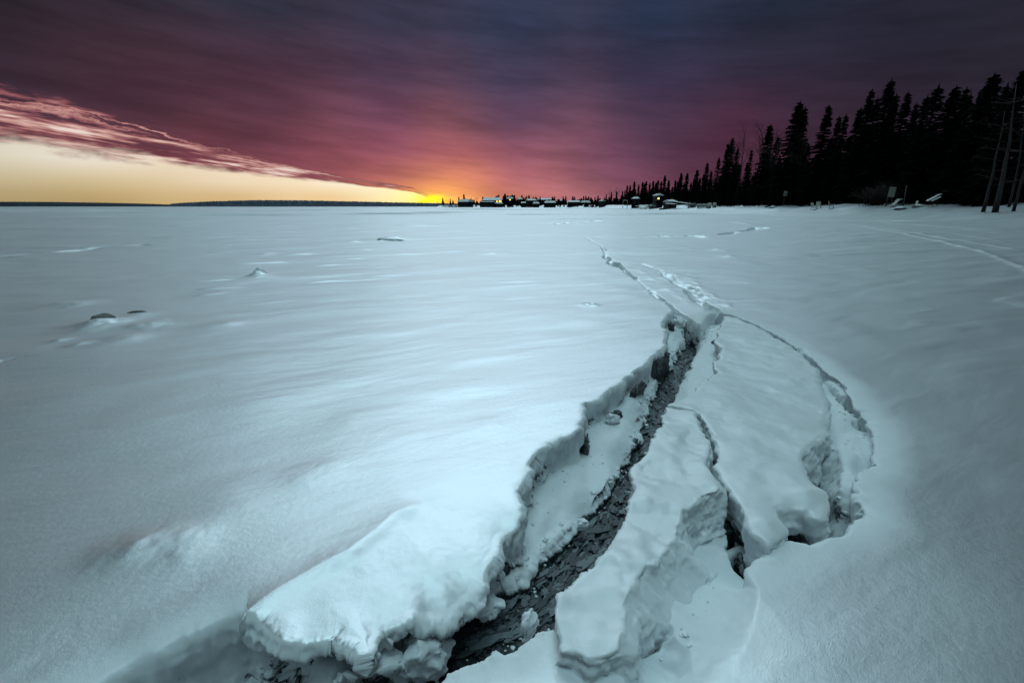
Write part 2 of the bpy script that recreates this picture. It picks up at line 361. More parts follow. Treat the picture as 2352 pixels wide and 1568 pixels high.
def snow_mat(name, ice=False, crust=0.97, grough=0.44):
    m, t_, b, out = new_mat(name)
    geo = N(t_, 'ShaderNodeNewGeometry'); pos = geo.outputs['Position']
    s3 = N(t_, 'ShaderNodeSeparateXYZ'); t_.links.new(pos, s3.inputs[0])
    big = tnoise(t_, pos, 1.3, 4, 0.55)
    col = mixc(t_, big, (0.76, 0.82, 0.85), (0.84, 0.88, 0.90))
    cd = N(t_, 'ShaderNodeCameraData').outputs if False else None
    n1 = tnoise(t_, pos, 240, 3, 0.7); n2 = tnoise(t_, pos, 38, 4, 0.6)
    b1 = N(t_, 'ShaderNodeBump'); b1.inputs['Strength'].default_value = 0.35; b1.inputs['Distance'].default_value = 0.0022; t_.links.new(n1, b1.inputs['Height'])
    b2 = N(t_, 'ShaderNodeBump'); b2.inputs['Strength'].default_value = 0.2; b2.inputs['Distance'].default_value = 0.006; t_.links.new(n2, b2.inputs['Height'])
    t_.links.new(b1.outputs[0], b2.inputs['Normal'])
    dif = N(t_, 'ShaderNodeBsdfDiffuse'); t_.links.new(col, dif.inputs[0]); dif.inputs[1].default_value = 0.8; t_.links.new(b2.outputs[0], dif.inputs['Normal'])
    gl = N(t_, 'ShaderNodeBsdfAnisotropic') if False else N(t_, 'ShaderNodeBsdfGlossy')
    gl.inputs['Roughness'].default_value = grough; gl.inputs['Color'].default_value = (0.66, 0.70, 0.73, 1); t_.links.new(b2.outputs[0], gl.inputs['Normal'])
    # packed crystals throw light forward: more mirror-like the flatter one looks along the snow
    fr = N(t_, 'ShaderNodeLayerWeight'); fr.inputs['Blend'].default_value = 0.5
    nzz = N(t_, 'ShaderNodeSeparateXYZ'); t_.links.new(geo.outputs['Normal'], nzz.inputs[0])
    flat = smooth(t_, nzz.outputs[2], 0.80, 0.985)          # wind-packed crust only where the snow lies level and unbroken
    if crust > 0.8: flat = mth(t_, 'MULTIPLY', flat, smooth(t_, s3.outputs[2], -0.09, -0.03))
    if crust > 0.8:      # the wind crust is broken away along every lip
        pk = N(t_, 'ShaderNodeAttribute'); pk.attribute_name = 'packed'; flat = mth(t_, 'MULTIPLY', flat, pk.outputs['Fac'])
    f = mth(t_, 'ADD', 0.10, mth(t_, 'MULTIPLY', flat, crust - 0.10))
    mx = N(t_, 'ShaderNodeMixShader'); t_.links.new(f, mx.inputs[0]); t_.links.new(dif.outputs[0], mx.inputs[1]); t_.links.new(gl.outputs[0], mx.inputs[2])
    res = mx.outputs[0]
    if ice:
        # clear lake ice: exposed on broken faces and along the water line
        nz = N(t_, 'ShaderNodeSeparateXYZ'); t_.links.new(geo.outputs['True Normal'], nz.inputs[0])
        stretch = N(t_, 'ShaderNodeMapping'); stretch.inputs['Scale'].default_value = (3.2, 3.2, 6.0); t_.links.new(pos, stretch.inputs[0])
        pn = tnoise(t_, stretch.outputs[0], 1.0, 5, 0.62)
        fine = tnoise(t_, pos, 60, 4, 0.7)
        steep = smooth(t_, nz.outputs[2], 0.55, 0.2)
        deep = smooth(t_, mth(t_, 'ADD', s3.outputs[2], mth(t_, 'MULTIPLY', fine, 0.05)), -0.07, -0.11)
        wall = mth(t_, 'MULTIPLY', mth(t_, 'MULTIPLY', steep, deep), smooth(t_, mth(t_, 'ADD', pn, mth(t_, 'MULTIPLY', fine, 0.35)), 0.68, 0.76))
        wl = smooth(t_, mth(t_, 'ADD', s3.outputs[2], mth(t_, 'MULTIPLY', mth(t_, 'ADD', fine, pn), 0.022)), -0.236, -0.250)
        im = mth(t_, 'MAXIMUM', wall, wl)
        b.inputs['Roughness'].default_value = 0.32
        ic = mixc(t_, smooth(t_, fine, 0.45, 0.7), (0.008, 0.014, 0.018), (0.07, 0.095, 0.105)); t_.links.new(ic, b.inputs['Base Color'])
        t_.links.new(b2.outputs[0], b.inputs['Normal']); b.inputs['Specular IOR Level'].default_value = 0.35
        mx2 = N(t_, 'ShaderNodeMixShader'); t_.links.new(im, mx2.inputs[0]); t_.links.new(res, mx2.inputs[1]); t_.links.new(b.outputs[0], mx2.inputs[2]); res = mx2.outputs[0]
    t_.links.new(res, out.inputs[0])
    return m
M_SNOW = snow_mat('snow_over_ice', ice=True)
M_SNOW2 = snow_mat('slab_snow', ice=True, crust=0.30)
M_CHUNK = snow_mat('chunk_snow', crust=0.2)

# ------------------------------------------------------------------ the broken ice: traced in the photo, laid out in plan
SUNK = [(1548,714),(1534,726),(1524,744),(1531,758),(1534,775),(1524,798),(1503,816),(1476,842),(1440,868),(1400,895),(1372,918),(1345,926),(1340,950),(1332,985),
 (1300,1000),(1262,1015),(1232,1040),(1222,1062),(1216,1090),(1190,1114),(1198,1138),(1204,1168),(1194,1192),(1165,1212),(1140,1255),(1118,1300),(1090,1345),(1040,1375),
 (1000,1388),(940,1398),(884,1425),(872,1455),(850,1500),(830,1508),(805,1470),(760,1452),(700,1466),(650,1470),(600,1445),(556,1412),
 (470,1442),(380,1485),(290,1532),(190,1585),(60,1660),(-60,1760),(-250,1950),(600,1980),(760,1800),(900,1640),(975,1568),(1010,1538),(1062,1500),(1080,1503),(1130,1484),(1180,1478),(1228,1450),(1262,1428),
 (1330,1470),(1400,1520),(1470,1540),(1510,1528),(1560,1488),(1600,1462),(1640,1410),(1662,1360),(1700,1318),(1738,1274),(1770,1262),(1800,1238),(1840,1230),(1880,1207),(1925,1202),(1965,1192),(1990,1175),
 (1975,1150),(1972,1120),(1978,1088),(2012,1062),(2016,1010),(1998,965),(1965,925),(1945,880),(1900,850),(1872,822),(1800,775),(1740,745),(1680,722),(1645,714),(1625,726),(1612,750),(1580,732)]
SUNK_W = roughen(polyG(SUNK), 0.05, 0.006, 3)
FLOOR = [(1560,760,-.10),(1590,780,-.20),(1560,850,-.22),(1490,880,-.19),(1440,930,-.15),(1520,930,-.27),(1600,870,-.15),(1640,800,-.10),(1625,850,-.13),(1400,1000,-.16),(1500,970,-.28),(1300,1100,-.18),(1380,1100,-.20),
 (1440,1100,-.26),(1230,1200,-.20),(1280,1230,-.22),(1380,1220,-.30),(1200,1310,-.22),(1250,1350,-.30),(1160,1370,-.22),(1100,1440,-.30),(1000,1460,-.30),(900,1490,-.30),(800,1530,-.26),(700,1560,-.33),(640,1530,-.30),(800,1500,-.34),
 (560,1500,-.24),(450,1540,-.27),(300,1620,-.27),(600,1700,-.30),(400,1800,-.3),(1200,1460,-.26),(1400,1350,-.24),(1550,1150,-.22),(1560,1400,-.11),(1640,1330,-.13),(1480,1480,-.09),(1520,1500,-.06),(1600,1430,-.09),(1700,1285,-.20),(1712,1235,-.42),
 (1750,900,-.15),(1750,1100,-.18),(1830,1205,-.42),(1800,1190,-.40),(1830,1222,-.40),(1800,1210,-.40),(1862,1195,-.36),(1850,1150,-.30),(1940,1000,-.048),(1940,1100,-.05),(1925,920,-.045),(1880,860,-.055),(1955,925,-.09),(1982,955,-.10),(1800,785,-.08),(1700,740,-.06),(1850,815,-.09),
 (1640,722,-.24),(1930,1180,-.05),(1976,1165,-.13),(1990,1040,-.08)]
SOFT = [(1540,750,.03),(1400,900,.025),(1230,1040,.03),(1200,1150,.03),(1140,1250,.04),(1040,1375,.045),(880,1440,.035),(760,1460,.055),(600,1445,.06),(470,1442,.075),(290,1532,.08),(60,1660,.09),(975,1568,.04),(1130,1484,.03),(1230,1450,.04),
 (1400,1520,.06),(1510,1528,.14),(1600,1462,.17),(1662,1360,.14),(1738,1274,.065),(1800,1238,.06),(1925,1202,.09),(1990,1175,.05),(1978,1088,.05),(2012,1030,.055),(1965,925,.05),(1900,850,.055),(1800,775,.045),(1680,722,.04),(1600,745,.02)]
SINK = [(1540,750,.0),(1400,900,.01),(1230,1040,.015),(1190,1120,.01),(1150,1230,.05),(1040,1370,.09),(900,1410,.05),(760,1455,.03),(600,1445,.012),(470,1442,.02),(200,1590,.03),(1000,1560,.03),(1200,1480,.03),(1510,1528,.03),(1662,1360,.02),(1738,1274,.0),(1800,1238,.0),(2000,1100,.0),(1900,850,.0),(1700,722,.0)]
STRIP = [(1592,765,16),(1592,792,18),(1562,850,22),(1527,900,24),(1511,950,24),(1503,985,22),(1468,1040,16),(1442,1090,16),(1425,1130,24),(1396,1200,50),(1325,1290,56),(1245,1375,60),(1150,1440,62),(1040,1485,52),(930,1520,60),(800,1560,60),(650,1620,60)]
FISS = [  # narrow far cracks and pits: (pts (x, y, halfwidth m, depth m))
 [(1345,545,.05,.02),(1372,560,.05,.05),(1385,566,.05,.05),(1392,590,.07,.08),(1410,604,.11,.20),(1432,618,.03,.03),(1452,636,.07,.14),(1470,648,.03,.03),(1495,668,.05,.08),(1514,684,.06,.16),(1530,694,.02,.08),(1552,713,.02,.12),(1580,733,.025,.2),(1610,753,.03,.2)],
 [(1480,605,.08,.03),(1500,614,.08,.03),(1540,640,.10,.05),(1580,662,.10,.04),(1610,690,.10,.04),(1640,716,.09,.22)],
 [(1845,800,.03,.05),(1880,845,.03,.10),(1925,888,.03,.20),(1955,925,.035,.30),(1985,958,.035,.32)],
 [(1715,1190,.035,.2),(1712,1230,.05,.32),(1738,1262,.02,.2)],
 [(1950,995,.02,.05),(1975,1020,.025,.12),(1985,1035,.02,.05),(1968,1090,.02,.06),(1972,1130,.02,.10),(1980,1165,.025,.16)],
 [(1480,1440,.02,.03),(1510,1425,.02,.08),(1530,1408,.02,.02)],
 [(1500,1496,.05,.02),(1530,1482,.05,.035)],
 [(1248,518,.3,.06),(1300,514,.3,.08),(1350,512,.25,.08),(1372,508,.5,.14)],
 [(1478,546,.2,.05),(1560,543,.2,.07),(1640,540,.18,.07),(1700,533,.18,.09),(1745,526,.3,.14)],
 [(0,590,.3,.05),(120,580,.3,.06),(220,570,.3,.05),(330,563,.3,.05)],
 [(0,832,.04,.015),(40,822,.04,.03),(75,820,.03,.02)]]
RIDGES = [  # (pts), height, width on the lit far side, width on the near side
 ([(380,1560),(470,1480),(556,1412),(640,1355),(740,1298),(800,1268),(868,1215),(905,1180),(980,1150)], .017, .11, .05),
  # raised edges of an old snow machine track on the right
 ([(1960,507),(2100,517),(2200,525),(2352,535)], .03, .16, .12), ([(1990,511),(2120,519),(2260,533),(2352,541)], .025, .14, .12),
 ([(1950,513),(2100,536),(2200,553),(2300,568),(2360,578)], .028, .12, .10), ([(1930,512),(2050,533),(2150,553),(2260,578),(2352,615),(2400,640)], .028, .12, .10),
 ([(2130,528),(2250,546),(2352,566)], .02, .12, .10), ([(1640,511),(1700,514),(1740,522)], .05, .25, .2),
 # rubble thrown up beside the outer crack
 ([(1540,615),(1600,650),(1650,690),(1700,714)], .0071, .14, .12), ([(1390,560),(1440,600),(1500,640),(1560,680),(1600,710)], .0061, .12, .12),
 # pressure bumps far out on the lake
 ([(868,557),(900,551),(932,555)], .11, .5, .35), ([(800,560),(822,557)], .05, .4, .3), ([(580,585),(640,583)], .04, .5, .3)]
LUMPS = [(597,634,.12,.13),(600,640,.03,.3),(238,744,.022,.24),(318,724,.015,.16),(275,1262,.010,.10),(345,1252,.014,.11),(425,1256,.010,.11),(760,1075,.007,.14),(690,1100,.006,.12),(800,965,.007,.2),(1100,880,.007,.25),(1000,905,.006,.2),(1120,975,.006,.18),(520,1160,.006,.2),(900,1000,.005,.25),(152,700,.022,.3),(1352,702,.035,.12),(1650,575,.05,.25),(1668,590,.04,.3),(1615,545,.05,.4),(220,745,.02,.3),(260,785,.015,.22),(300,775,.015,.2),(180,792,.016,.10),(135,782,.016,.10),(345,745,.02,.25),(520,745,.014,.2),(1130,582,.05,.5),(950,520,.08,1.2),(420,520,.06,1.2),(760,525,.07,1.5)]
SHORE = [(1010,790),(1100,760),(1200,680),(1300,600),(1400,480),(1450,380),(1500,300),(1550,240),(1600,180),(1650,140),(1700,115),(1800,90),(1900,75),(2000,66),(2200,56),(2352,50),(2600,40),(3000,30)]
SHORE_W = np.array([[-900.0, 7000.0], [-120.0, 900.0]] + [[(atdepth(x, 474, D))[0], D] for x, D in SHORE] + [[62, 0], [62, -80]])
def shore_dist(x, y):
    D, S, _, _, _ = seg_sdf(x, y, SHORE_W, closed=False)
    return D * S            # positive inland
def base_height(x, y):
    """everything except the broken ice"""
    r = np.hypot(x, y)
    a = R(24); u = x*math.cos(a)+y*math.sin(a); v = -x*math.sin(a)+y*math.cos(a)
    wu = u + 0.25*vnoise(u*.7, v*.9, 0*u, 4); wv = v + 0.12*vnoise(u*.9, v*1.6, 0*u, 6)
    fade = sstep(400, 60, r)
    h = 0.009 * fbm(wu/1.9, wv/0.62, 0*u, 3, .5, 1)
    n = fbm(wu/1.1, wv/0.33, 0*u+3, 3, .5, 2)
    h = h + 0.006 * np.maximum(0, n - .25) * sstep(1.8, 4, r)
    n = fbm(wu/5.5, wv/1.5, 0*u+5, 4, .5, 5)
    h = h + (0.03 * np.maximum(0, n) + 0.012*n) * sstep(4, 14, r) * fade
    lump = fbm(wu/0.9, wv/0.28, 0*u+9, 2, .5, 8); msk = sstep(.1, .8, vnoise(x/7, y/7, 0*u, 12)+.25*sstep(0, -4, x))
    h = h + 0.035 * np.maximum(0, lump - .60) * sstep(4, 8, r) * msk * fade
    n = fbm(x/28, y/14, 0*u+2, 4, .55, 15)
    h = h + 0.16 * n * sstep(15, 60, r) * sstep(1500, 300, r)
    h = h + 0.006 * vnoise(x*2.2, y*2.2, 0*u, 21) + 0.0010 * fbm(wu/.30, wv/.085, 0*u, 3, .55, 22) * sstep(9, 4, r)
    # shore bank
    s = np.full(len(x), -500.0); k = (x > -400) & (r > 12) & (y > -50)
    if k.any(): s[k] = shore_dist(x[k], y[k])
    H = np.interp(np.arctan2(x, y), [R(-10), R(5), R(14), R(24), R(48)], [3.0, 3.0, 2.6, 1.35, 1.45])
    hs = H * sstep(-16, 3, s + 2.5*vnoise(x/9, y/9, 0*x, 30)) + 0.03*np.clip(s-18, 0, 400)
    h = h + hs + 0.16*sstep(-14, 0, s)*fbm(x/3.5, y/3.5, 0*x, 3, .5, 31)
    return h
def ridge_height(x, y):
    h = np.zeros(len(x))
    for pts, A, wf, wn in RIDGES:
        P = polyG(pts); lo = P.min(0)-3*max(wf,wn); hi = P.max(0)+3*max(wf,wn)
        k = np.where((x > lo[0]) & (x < hi[0]) & (y > lo[1]) & (y < hi[1]))[0]
        if not len(k): continue
        D, S, nx, ny, tt = seg_sdf(x[k], y[k], P, closed=False)
        ends = sstep(0, .7, tt) * sstep(len(P)-1, len(P)-1.7, tt)
        w = np.where(S > 0, wf, wn); jit = 1 + .5*vnoise(x[k]*6/(1+wf*4), y[k]*6/(1+wf*4), 0*D, 40)
        if A in (.0071, .0061, .0161): jit = np.maximum(0, .5 + 1.8*fbm(x[k]*6, y[k]*4, 0*D, 3, .5, 42))*.9
        g = np.where(S > 0, np.exp(-D/w), np.exp(-(D/w)**2))
        h[k] += A * g * ends * jit * sstep(2.9, 1.6, D/w)
    for px, py, A, w in LUMPS:
        c = G(px, py); d2 = (x-c[0])**2 + ((y-c[1])*1.0)**2
        k = d2 < (2.2*w)**2
        n_ = fbm(x[k]/w*1.2, y[k]/w*1.2, 0*x[k], 3, .5, 44)
        h[k] += A * np.exp(-d2[k]/w**2 * 1.3) * (1 + (.25 if A < .02 else .6)*n_)
    return h
def fissure(x, y):
    """depth below the surface"""
    out = np.zeros(len(x))
    for pts in FISS:
        P = polyG([(a, b) for a, b, _, _ in pts]); ws = np.array([c for *_, c, _ in pts]); ds = np.array([d for *_, d in pts])
        m = 4*ws.max(); lo = P.min(0)-m; hi = P.max(0)+m
        k = np.where((x > lo[0]) & (x < hi[0]) & (y > lo[1]) & (y < hi[1]))[0]
        if not len(k): continue
        jx = vnoise(x[k]/ws.mean()*.8, y[k]/ws.mean()*.8, 0*k, 50)*ws.mean()*.7; jy = vnoise(x[k]/ws.mean()*.8, y[k]/ws.mean()*.8, 0*k, 53)*ws.mean()*.7
        D, S, nx, ny, tt = seg_sdf(x[k]+jx, y[k]+jy, P, closed=False)
        w = np.interp(tt, np.arange(len(ws)), ws); d = np.interp(tt, np.arange(len(ds)), ds)
        mod = np.clip(.75 + 1.3*vnoise(x[k]*2.6, y[k]*1.6, 0*D, 57), .12, 1.3)
        out[k] = np.maximum(out[k], d * mod * sstep(1.35, .45, D/w/np.clip(mod, .6, 1.15)))
    return out

# --- polar grid round the camera foot, dense where it is seen large
rs = [0.30]
while rs[-1] < 9000:
    r = rs[-1]; k = 0.0026 if r < 7 else (0.0035 if r < 14 else (0.006 if r < 150 else 0.03)); rs.append(r * (1 + k))
rs = np.array(rs)
th = np.concatenate([np.arange(-180, -62, 2.0), np.arange(-62, 62, 0.135), np.arange(62, 180, 2.0)]) * math.pi/180
TH, RR = np.meshgrid(th, rs)
X = (RR*np.sin(TH)).ravel(); Y = (RR*np.cos(TH)).ravel()
h = base_height(X, Y)
near = np.where((np.hypot(X, Y) < 60))[0]
h[near] += ridge_height(X[near], Y[near])
Z = h.copy(); X0 = X.copy(); Y0 = Y.copy()
lo = SUNK_W.min(0) - .5; hi = SUNK_W.max(0) + .5
k = np.where((X > lo[0]) & (X < hi[0]) & (Y > lo[1]) & (Y < hi[1]))[0]
def sunk_profile(x, y, h):
    """x, y, z of the surface across lips, walls and floor; wallness"""
    jx = .010*vnoise(x*14, y*14, 0*x, 60) + .004*vnoise(x*45, y*45, 0*x, 61); jy = .010*vnoise(x*14, y*14, 0*x, 62) + .004*vnoise(x*45, y*45, 0*x, 63)
    D, S, nx, ny, tt = seg_sdf(x+jx, y+jy, SUNK_W)
    d = D*S
    px, py = to_px(x, y, 0.0*x)
    fx, fy = to_px(x, y, 0*x - .24)
    w = idw(px, py, SOFT, 22, 2.2); w = np.maximum(w, .004*np.hypot(x, y))
    sink = np.maximum(0, idw(px, py, SINK, 30, 2.0) - .010)*1.15
    fl = idw(fx, fy, FLOOR, 10, 2.0)
    P = np.array([(a, b) for a, b, _ in STRIP], float); hw = np.array([c for *_, c in STRIP], float)
    sd, _, _, _, st = seg_sdf(fx + 10*vnoise(x*9, y*9, 0*x, 65), fy + 10*vnoise(x*9, y*9, 0*x, 66), P, closed=False)
    q = sd/np.interp(st, np.arange(len(hw)), hw)
    sf = sstep(1.25, .85, q)
    fl = fl*(1-sf) + np.minimum(fl, -.295)*sf
    # a snowy ramp keeps its drifted skin, the wet strip is flat
    fl = fl + (1-sf)*(.014*fbm(x*4, y*4, 0*x, 4, .5, 67) + .004*fbm(x*22, y*22, 0*x, 3, .6, 68)*sstep(1.9, 1.1, q)) + sf*.006*fbm(x*30, y*30, 0*x, 2, .5, 69)
    t_ = np.clip((w-d)/(2*w), 0, 1)
    e = np.maximum(D, 1e-6); gx = (x+jx-nx)/e*S; gy = (y+jy-ny)/e*S     # outward direction
    over = .75*w*np.sin(2*math.pi*t_)*sstep(.10, .05, w)
    over = np.where(t_ < .5, over, over*.6)
    zt = sstep(.10, .92, t_)
    plate = h - sink*np.exp(-np.maximum(d, 0)/.16)*sstep(.46, .2, d)
    z = plate*(1-zt) + (fl + .3*h)*zt
    cave = .14*sstep(570, 680, px)*sstep(1210, 1110, px)*sstep(1180, 1290, py)*sstep(.30, .52, t_)*sstep(1.0, .8, t_)*(.75+.5*vnoise(x*7, y*7, 0*x, 77))
    wallness = np.sin(math.pi*t_)**1.0 * (t_ > 0) * (t_ < 1)
    over = over - cave
    return x - gx*over, y - gy*over, z, wallness, d, w
ox, oy, oz, wn, dd, ww = sunk_profile(X[k], Y[k], h[k])
X[k] = ox; Y[k] = oy; Z[k] = oz
WN = np.zeros(len(X)); WN[k] = wn; WW = np.full(len(X), .03); WW[k] = ww; PK = np.ones(len(X)); _px, _py = to_px(X0[k], Y0[k], 0*dd); PK[k] = np.where((_px < 570) | (_px > np.interp(_py, [690, 950, 1200, 1420, 1568], [1600, 1480, 1420, 1150, 900])), sstep(.03, .20, dd), sstep(.0, .045, dd))
Z[near] -= fissure(X0[near], Y0[near])
# crumbly displacement along normals
nr, na = RR.shape
def grid_normals(X, Y, Z):
    P = np.stack([X, Y, Z], -1).reshape(nr, na, 3)
    dr = np.gradient(P, axis=0); da = np.roll(P, -1, 1) - np.roll(P, 1, 1)
    n_ = np.cross(da, dr); n_ /= np.linalg.norm(n_, axis=-1, keepdims=True) + 1e-12
    return n_.reshape(-1, 3)
NRM = grid_normals(X, Y, Z)
if NRM[:, 2].mean() < 0: NRM = -NRM
slope = 1 - np.clip(NRM[:, 2], 0, 1)
wk = np.where(((WN > .05) | (slope > .12)) & (np.hypot(X, Y) < 12))[0]
x, y, z = X[wk], Y[wk], Z[wk]
amp = np.clip(np.maximum(WN[wk]*.8, sstep(.22, .6, slope[wk])), 0, 1)*(.05+.95*sstep(.085, .04, WW[wk]))
dsp = amp*(.020*fbm(x*11, y*11, z*11, 3, .5, 70) + .009*fbm(x*45, y*45, z*30, 3, .6, 71))
dsp -= amp*.020*np.maximum(0, fbm(x*22, y*22, z*22, 2, .5, 72)-.25)
dsp += amp*.007*fbm(x*4, y*4, z*70, 2, .5, 74)
dsp[np.hypot(x, y) < .5] *= .3
for i in range(3):
    A_ = (X, Y, Z)[i]; A_[wk] += NRM[wk, i]*dsp
idx = np.arange(nr*na).reshape(nr, na)
a = idx[:-1]; b = np.roll(idx, -1, 1)[:-1]; c = np.roll(idx, -1, 1)[1:]; d = idx[1:]
F = np.stack([a, b, c, d], -1).reshape(-1, 4)[:, ::-1]
V = np.stack([X, Y, Z], -1)
V = np.concatenate([V, [[0, 0, float(h[:na].mean())]]]); ci = len(V)-1
fan = np.stack([np.full(na, ci), idx[0], np.roll(idx[0], -1)], -1)[:, ::-1]
ground = mesh_np('snow_covered_lake', V, [F, fan], M_SNOW)
at_ = ground.data.attributes.new('packed', 'FLOAT', 'POINT'); at_.data.foreach_set('value', np.append(PK, 1.0).astype(np.float32))
tag(ground, 'wind-drifted snow over the frozen lake', kind='structure')
# ------------------------------------------------------------------ solids cut from a signed field (slabs, blocks)
def surface_nets(Fv, org, st):
    """mesh of the zero level of field Fv (negative inside)"""
    ins = Fv < 0
    nx, ny, nz = Fv.shape
    cx = [(0,0,0),(1,0,0),(0,1,0),(1,1,0),(0,0,1),(1,0,1),(0,1,1),(1,1,1)]
    def sub(o): return (slice(o[0], nx-1+o[0]), slice(o[1], ny-1+o[1]), slice(o[2], nz-1+o[2]))
    cnt = sum(ins[sub(o)].astype(np.int8) for o in cx)
    act = (cnt > 0) & (cnt < 8)
    ids = -np.ones(act.shape, dtype=np.int64); I, J, K = np.nonzero(act); ids[I, J, K] = np.arange(len(I))
    acc = np.zeros((len(I), 3)); num = np.zeros(len(I))
    edges = [(a, b) for a in range(8) for b in range(a+1, 8) if sum(abs(cx[a][q]-cx[b][q]) for q in range(3)) == 1]
    vals = [Fv[I+o[0], J+o[1], K+o[2]] for o in cx]
    for a_, b_ in edges:
        va, vb = vals[a_], vals[b_]; s_ = (va < 0) != (vb < 0)
        t_ = np.where(s_, va/(va-vb+1e-20), 0)
        for q in range(3): acc[:, q] += np.where(s_, cx[a_][q] + t_*(cx[b_][q]-cx[a_][q]), 0)
        num += s_
    P = (acc/num[:, None] + np.stack([I, J, K], -1)) * np.array(st) + np.array(org)
    quads = []
    for ax in range(3):
        o = [0, 0, 0]; o[ax] = 1
        A = ins[:nx-o[0], :ny-o[1], :nz-o[2]]; B = ins[o[0]:, o[1]:, o[2]:]
        i, j, k_ = np.nonzero(A != B); c = [i, j, k_]
        u, w = [q for q in range(3) if q != ax]
        ok = (c[u] > 0) & (c[w] > 0) & (c[u] < Fv.shape[u]-1) & (c[w] < Fv.shape[w]-1); c = [q[ok] for q in c]
        def cell(du, dw):
            q = [z_.copy() for z_ in c]; q[u] -= du; q[w] -= dw; return ids[q[0], q[1], q[2]]
        Q = np.stack([cell(1, 1), cell(0, 1), cell(0, 0), cell(1, 0)], -1)
        flip = A[c[0], c[1], c[2]]
        if ax == 1: flip = ~flip
        Q[~flip] = Q[~flip][:, ::-1]; quads.append(Q)
    Q = np.concatenate(quads); Q = Q[(Q >= 0).all(1)]
    return P, Q
def smin(a, b, k):
    h_ = np.clip(.5 + .5*(b-a)/k, 0, 1); return b*(1-h_) + a*h_ - k*h_*(1-h_)
def smax(a, b, k): return -smin(-a, -b, k)
def rough_mesh(P, Q, amp, seed, keep_top=0.07, fine=1.0):
    """push the vertices in and out along their normals; broken sides rougher than the drifted top"""
    n_ = np.zeros_like(P); a_ = P[Q[:, 0]]; c_ = np.cross(P[Q[:, 2]]-a_, P[Q[:, 3]]-P[Q[:, 1]])
    for i in range(4): np.add.at(n_, Q[:, i], c_)
    n_ /= np.linalg.norm(n_, axis=1, keepdims=True) + 1e-12
    x, y, z = P.T
    k_ = keep_top + (1-keep_top)*sstep(.95, .55, n_[:, 2])
    d_ = k_*(amp*fbm(x*9, y*9, z*11, 3, .5, seed) + amp*.5*fbm(x*34*fine, y*34*fine, z*34*fine, 3, .6, seed+5))
    d_ -= k_*amp*1.2*np.maximum(0, fbm(x*20, y*20, z*26, 2, .5, seed+9)-.2)*sstep(.8, .3, n_[:, 2])
    d_ += .006*fbm(x*4, y*4, z*75, 2, .5, seed+13)*sstep(.7, .3, n_[:, 2])
    return P + n_*d_[:, None]
def slab(name, outline, zt, zb, step, shear=(0, 0), rnd=.03, seed=1, amp=.012, extra=None, loc_px=None, zc=0.0, jit=.012, mat=None):
    P = roughen(polyG(outline, zc), .06, jit, seed)
    lo = P.min(0)-.12; hi = P.max(0)+.12
    gx = np.arange(lo[0], hi[0], step); gy = np.arange(lo[1], hi[1], step); gz = np.arange(zb-.06, zt+.12, step)
    XX, YY = np.meshgrid(gx, gy, indexing='ij'); D, S, *_ = seg_sdf(XX.ravel(), YY.ravel(), P); sd = (D*S).reshape(XX.shape)
    sh = XX.shape
    top = zt + .018*fbm(XX*1.5, YY*1.5, 0*XX, 3, .5, seed+20) + .007*fbm(XX*6, YY*6, 0*XX, 3, .5, seed+22)
    Fv = np.empty((len(gx), len(gy), len(gz)), dtype=np.float32)
    for k_, z in enumerate(gz):
        dep = max(0.0, zt - z)
        if shear != (0, 0):
            # sheared outline: sample the distance field further up the tilt
            fx = np.clip((gx - shear[0]*dep - gx[0])/step, 0, len(gx)-1.001); fy = np.clip((gy - shear[1]*dep - gy[0])/step, 0, len(gy)-1.001)
            ix = fx.astype(int); iy = fy.astype(int); rx = (fx-ix)[:, None]; ry = (fy-iy)[None, :]
            s2 = (sd[ix][:, iy]*(1-rx)*(1-ry) + sd[ix+1][:, iy]*rx*(1-ry) + sd[ix][:, iy+1]*(1-rx)*ry + sd[ix+1][:, iy+1]*rx*ry)
        else: s2 = sd
        under = .02*fbm(XX*5, YY*5, 0*XX + z*9, 2, .5, seed+30)
        f = smax(s2 + under, z - top, rnd)
        f = smax(f, zb - z, .02)
        if extra: f = extra(XX, YY, z, f)
        Fv[:, :, k_] = f
    V_, Q_ = surface_nets(Fv, (gx[0], gy[0], gz[0]), (step,)*3)
    V_ = rough_mesh(V_, Q_, amp, seed)
    c = V_.mean(0); c[2] = V_[:, 2].min()
    return mesh_np(name, V_ - c, Q_, mat or M_SNOW2, loc=tuple(c))

NARROW = [(1530,945),(1592,960),(1625,1008),(1632,1040),(1612,1080),(1656,1126),(1670,1160),(1658,1205),(1632,1250),(1608,1290),(1570,1335),(1545,1360),(1530,1400),(1500,1405),(1462,1425),(1448,1465),(1446,1505),(1405,1535),(1340,1535),(1285,1508),(1262,1445),(1290,1390),(1350,1335),(1400,1290),(1435,1210),(1450,1140),(1450,1090),(1500,1020),(1525,990)]
CREASE = polyG([(1760,1060),(1690,1115),(1640,1148),(1600,1163),(1564,1192),(1550,1250),(1508,1300),(1470,1345),(1438,1400),(1424,1480),(1418,1620)])
def nar_drop(XX, YY):
    D, S, nx, ny, tt = seg_sdf((XX + .012*vnoise(XX*18, YY*18, 0*XX, 81)).ravel(), (YY + .012*vnoise(XX*18, YY*18, 0*XX, 82)).ravel(), CREASE, closed=False)
    w_ = np.interp(tt, [0, 3, 4, 5, 8, 9, 10], [.05, .05, .06, .16, .17, .12, .10]); d_ = np.interp(tt, [0, 4, 5, 8, 9, 10], [.19, .19, .16, .14, .10, .05])
    dr = np.where(S > 0, d_*np.clip(D/w_, 0, 1)**.75, 0)
    return (dr.reshape(XX.shape) + .0).astype(float)
_nd = {}
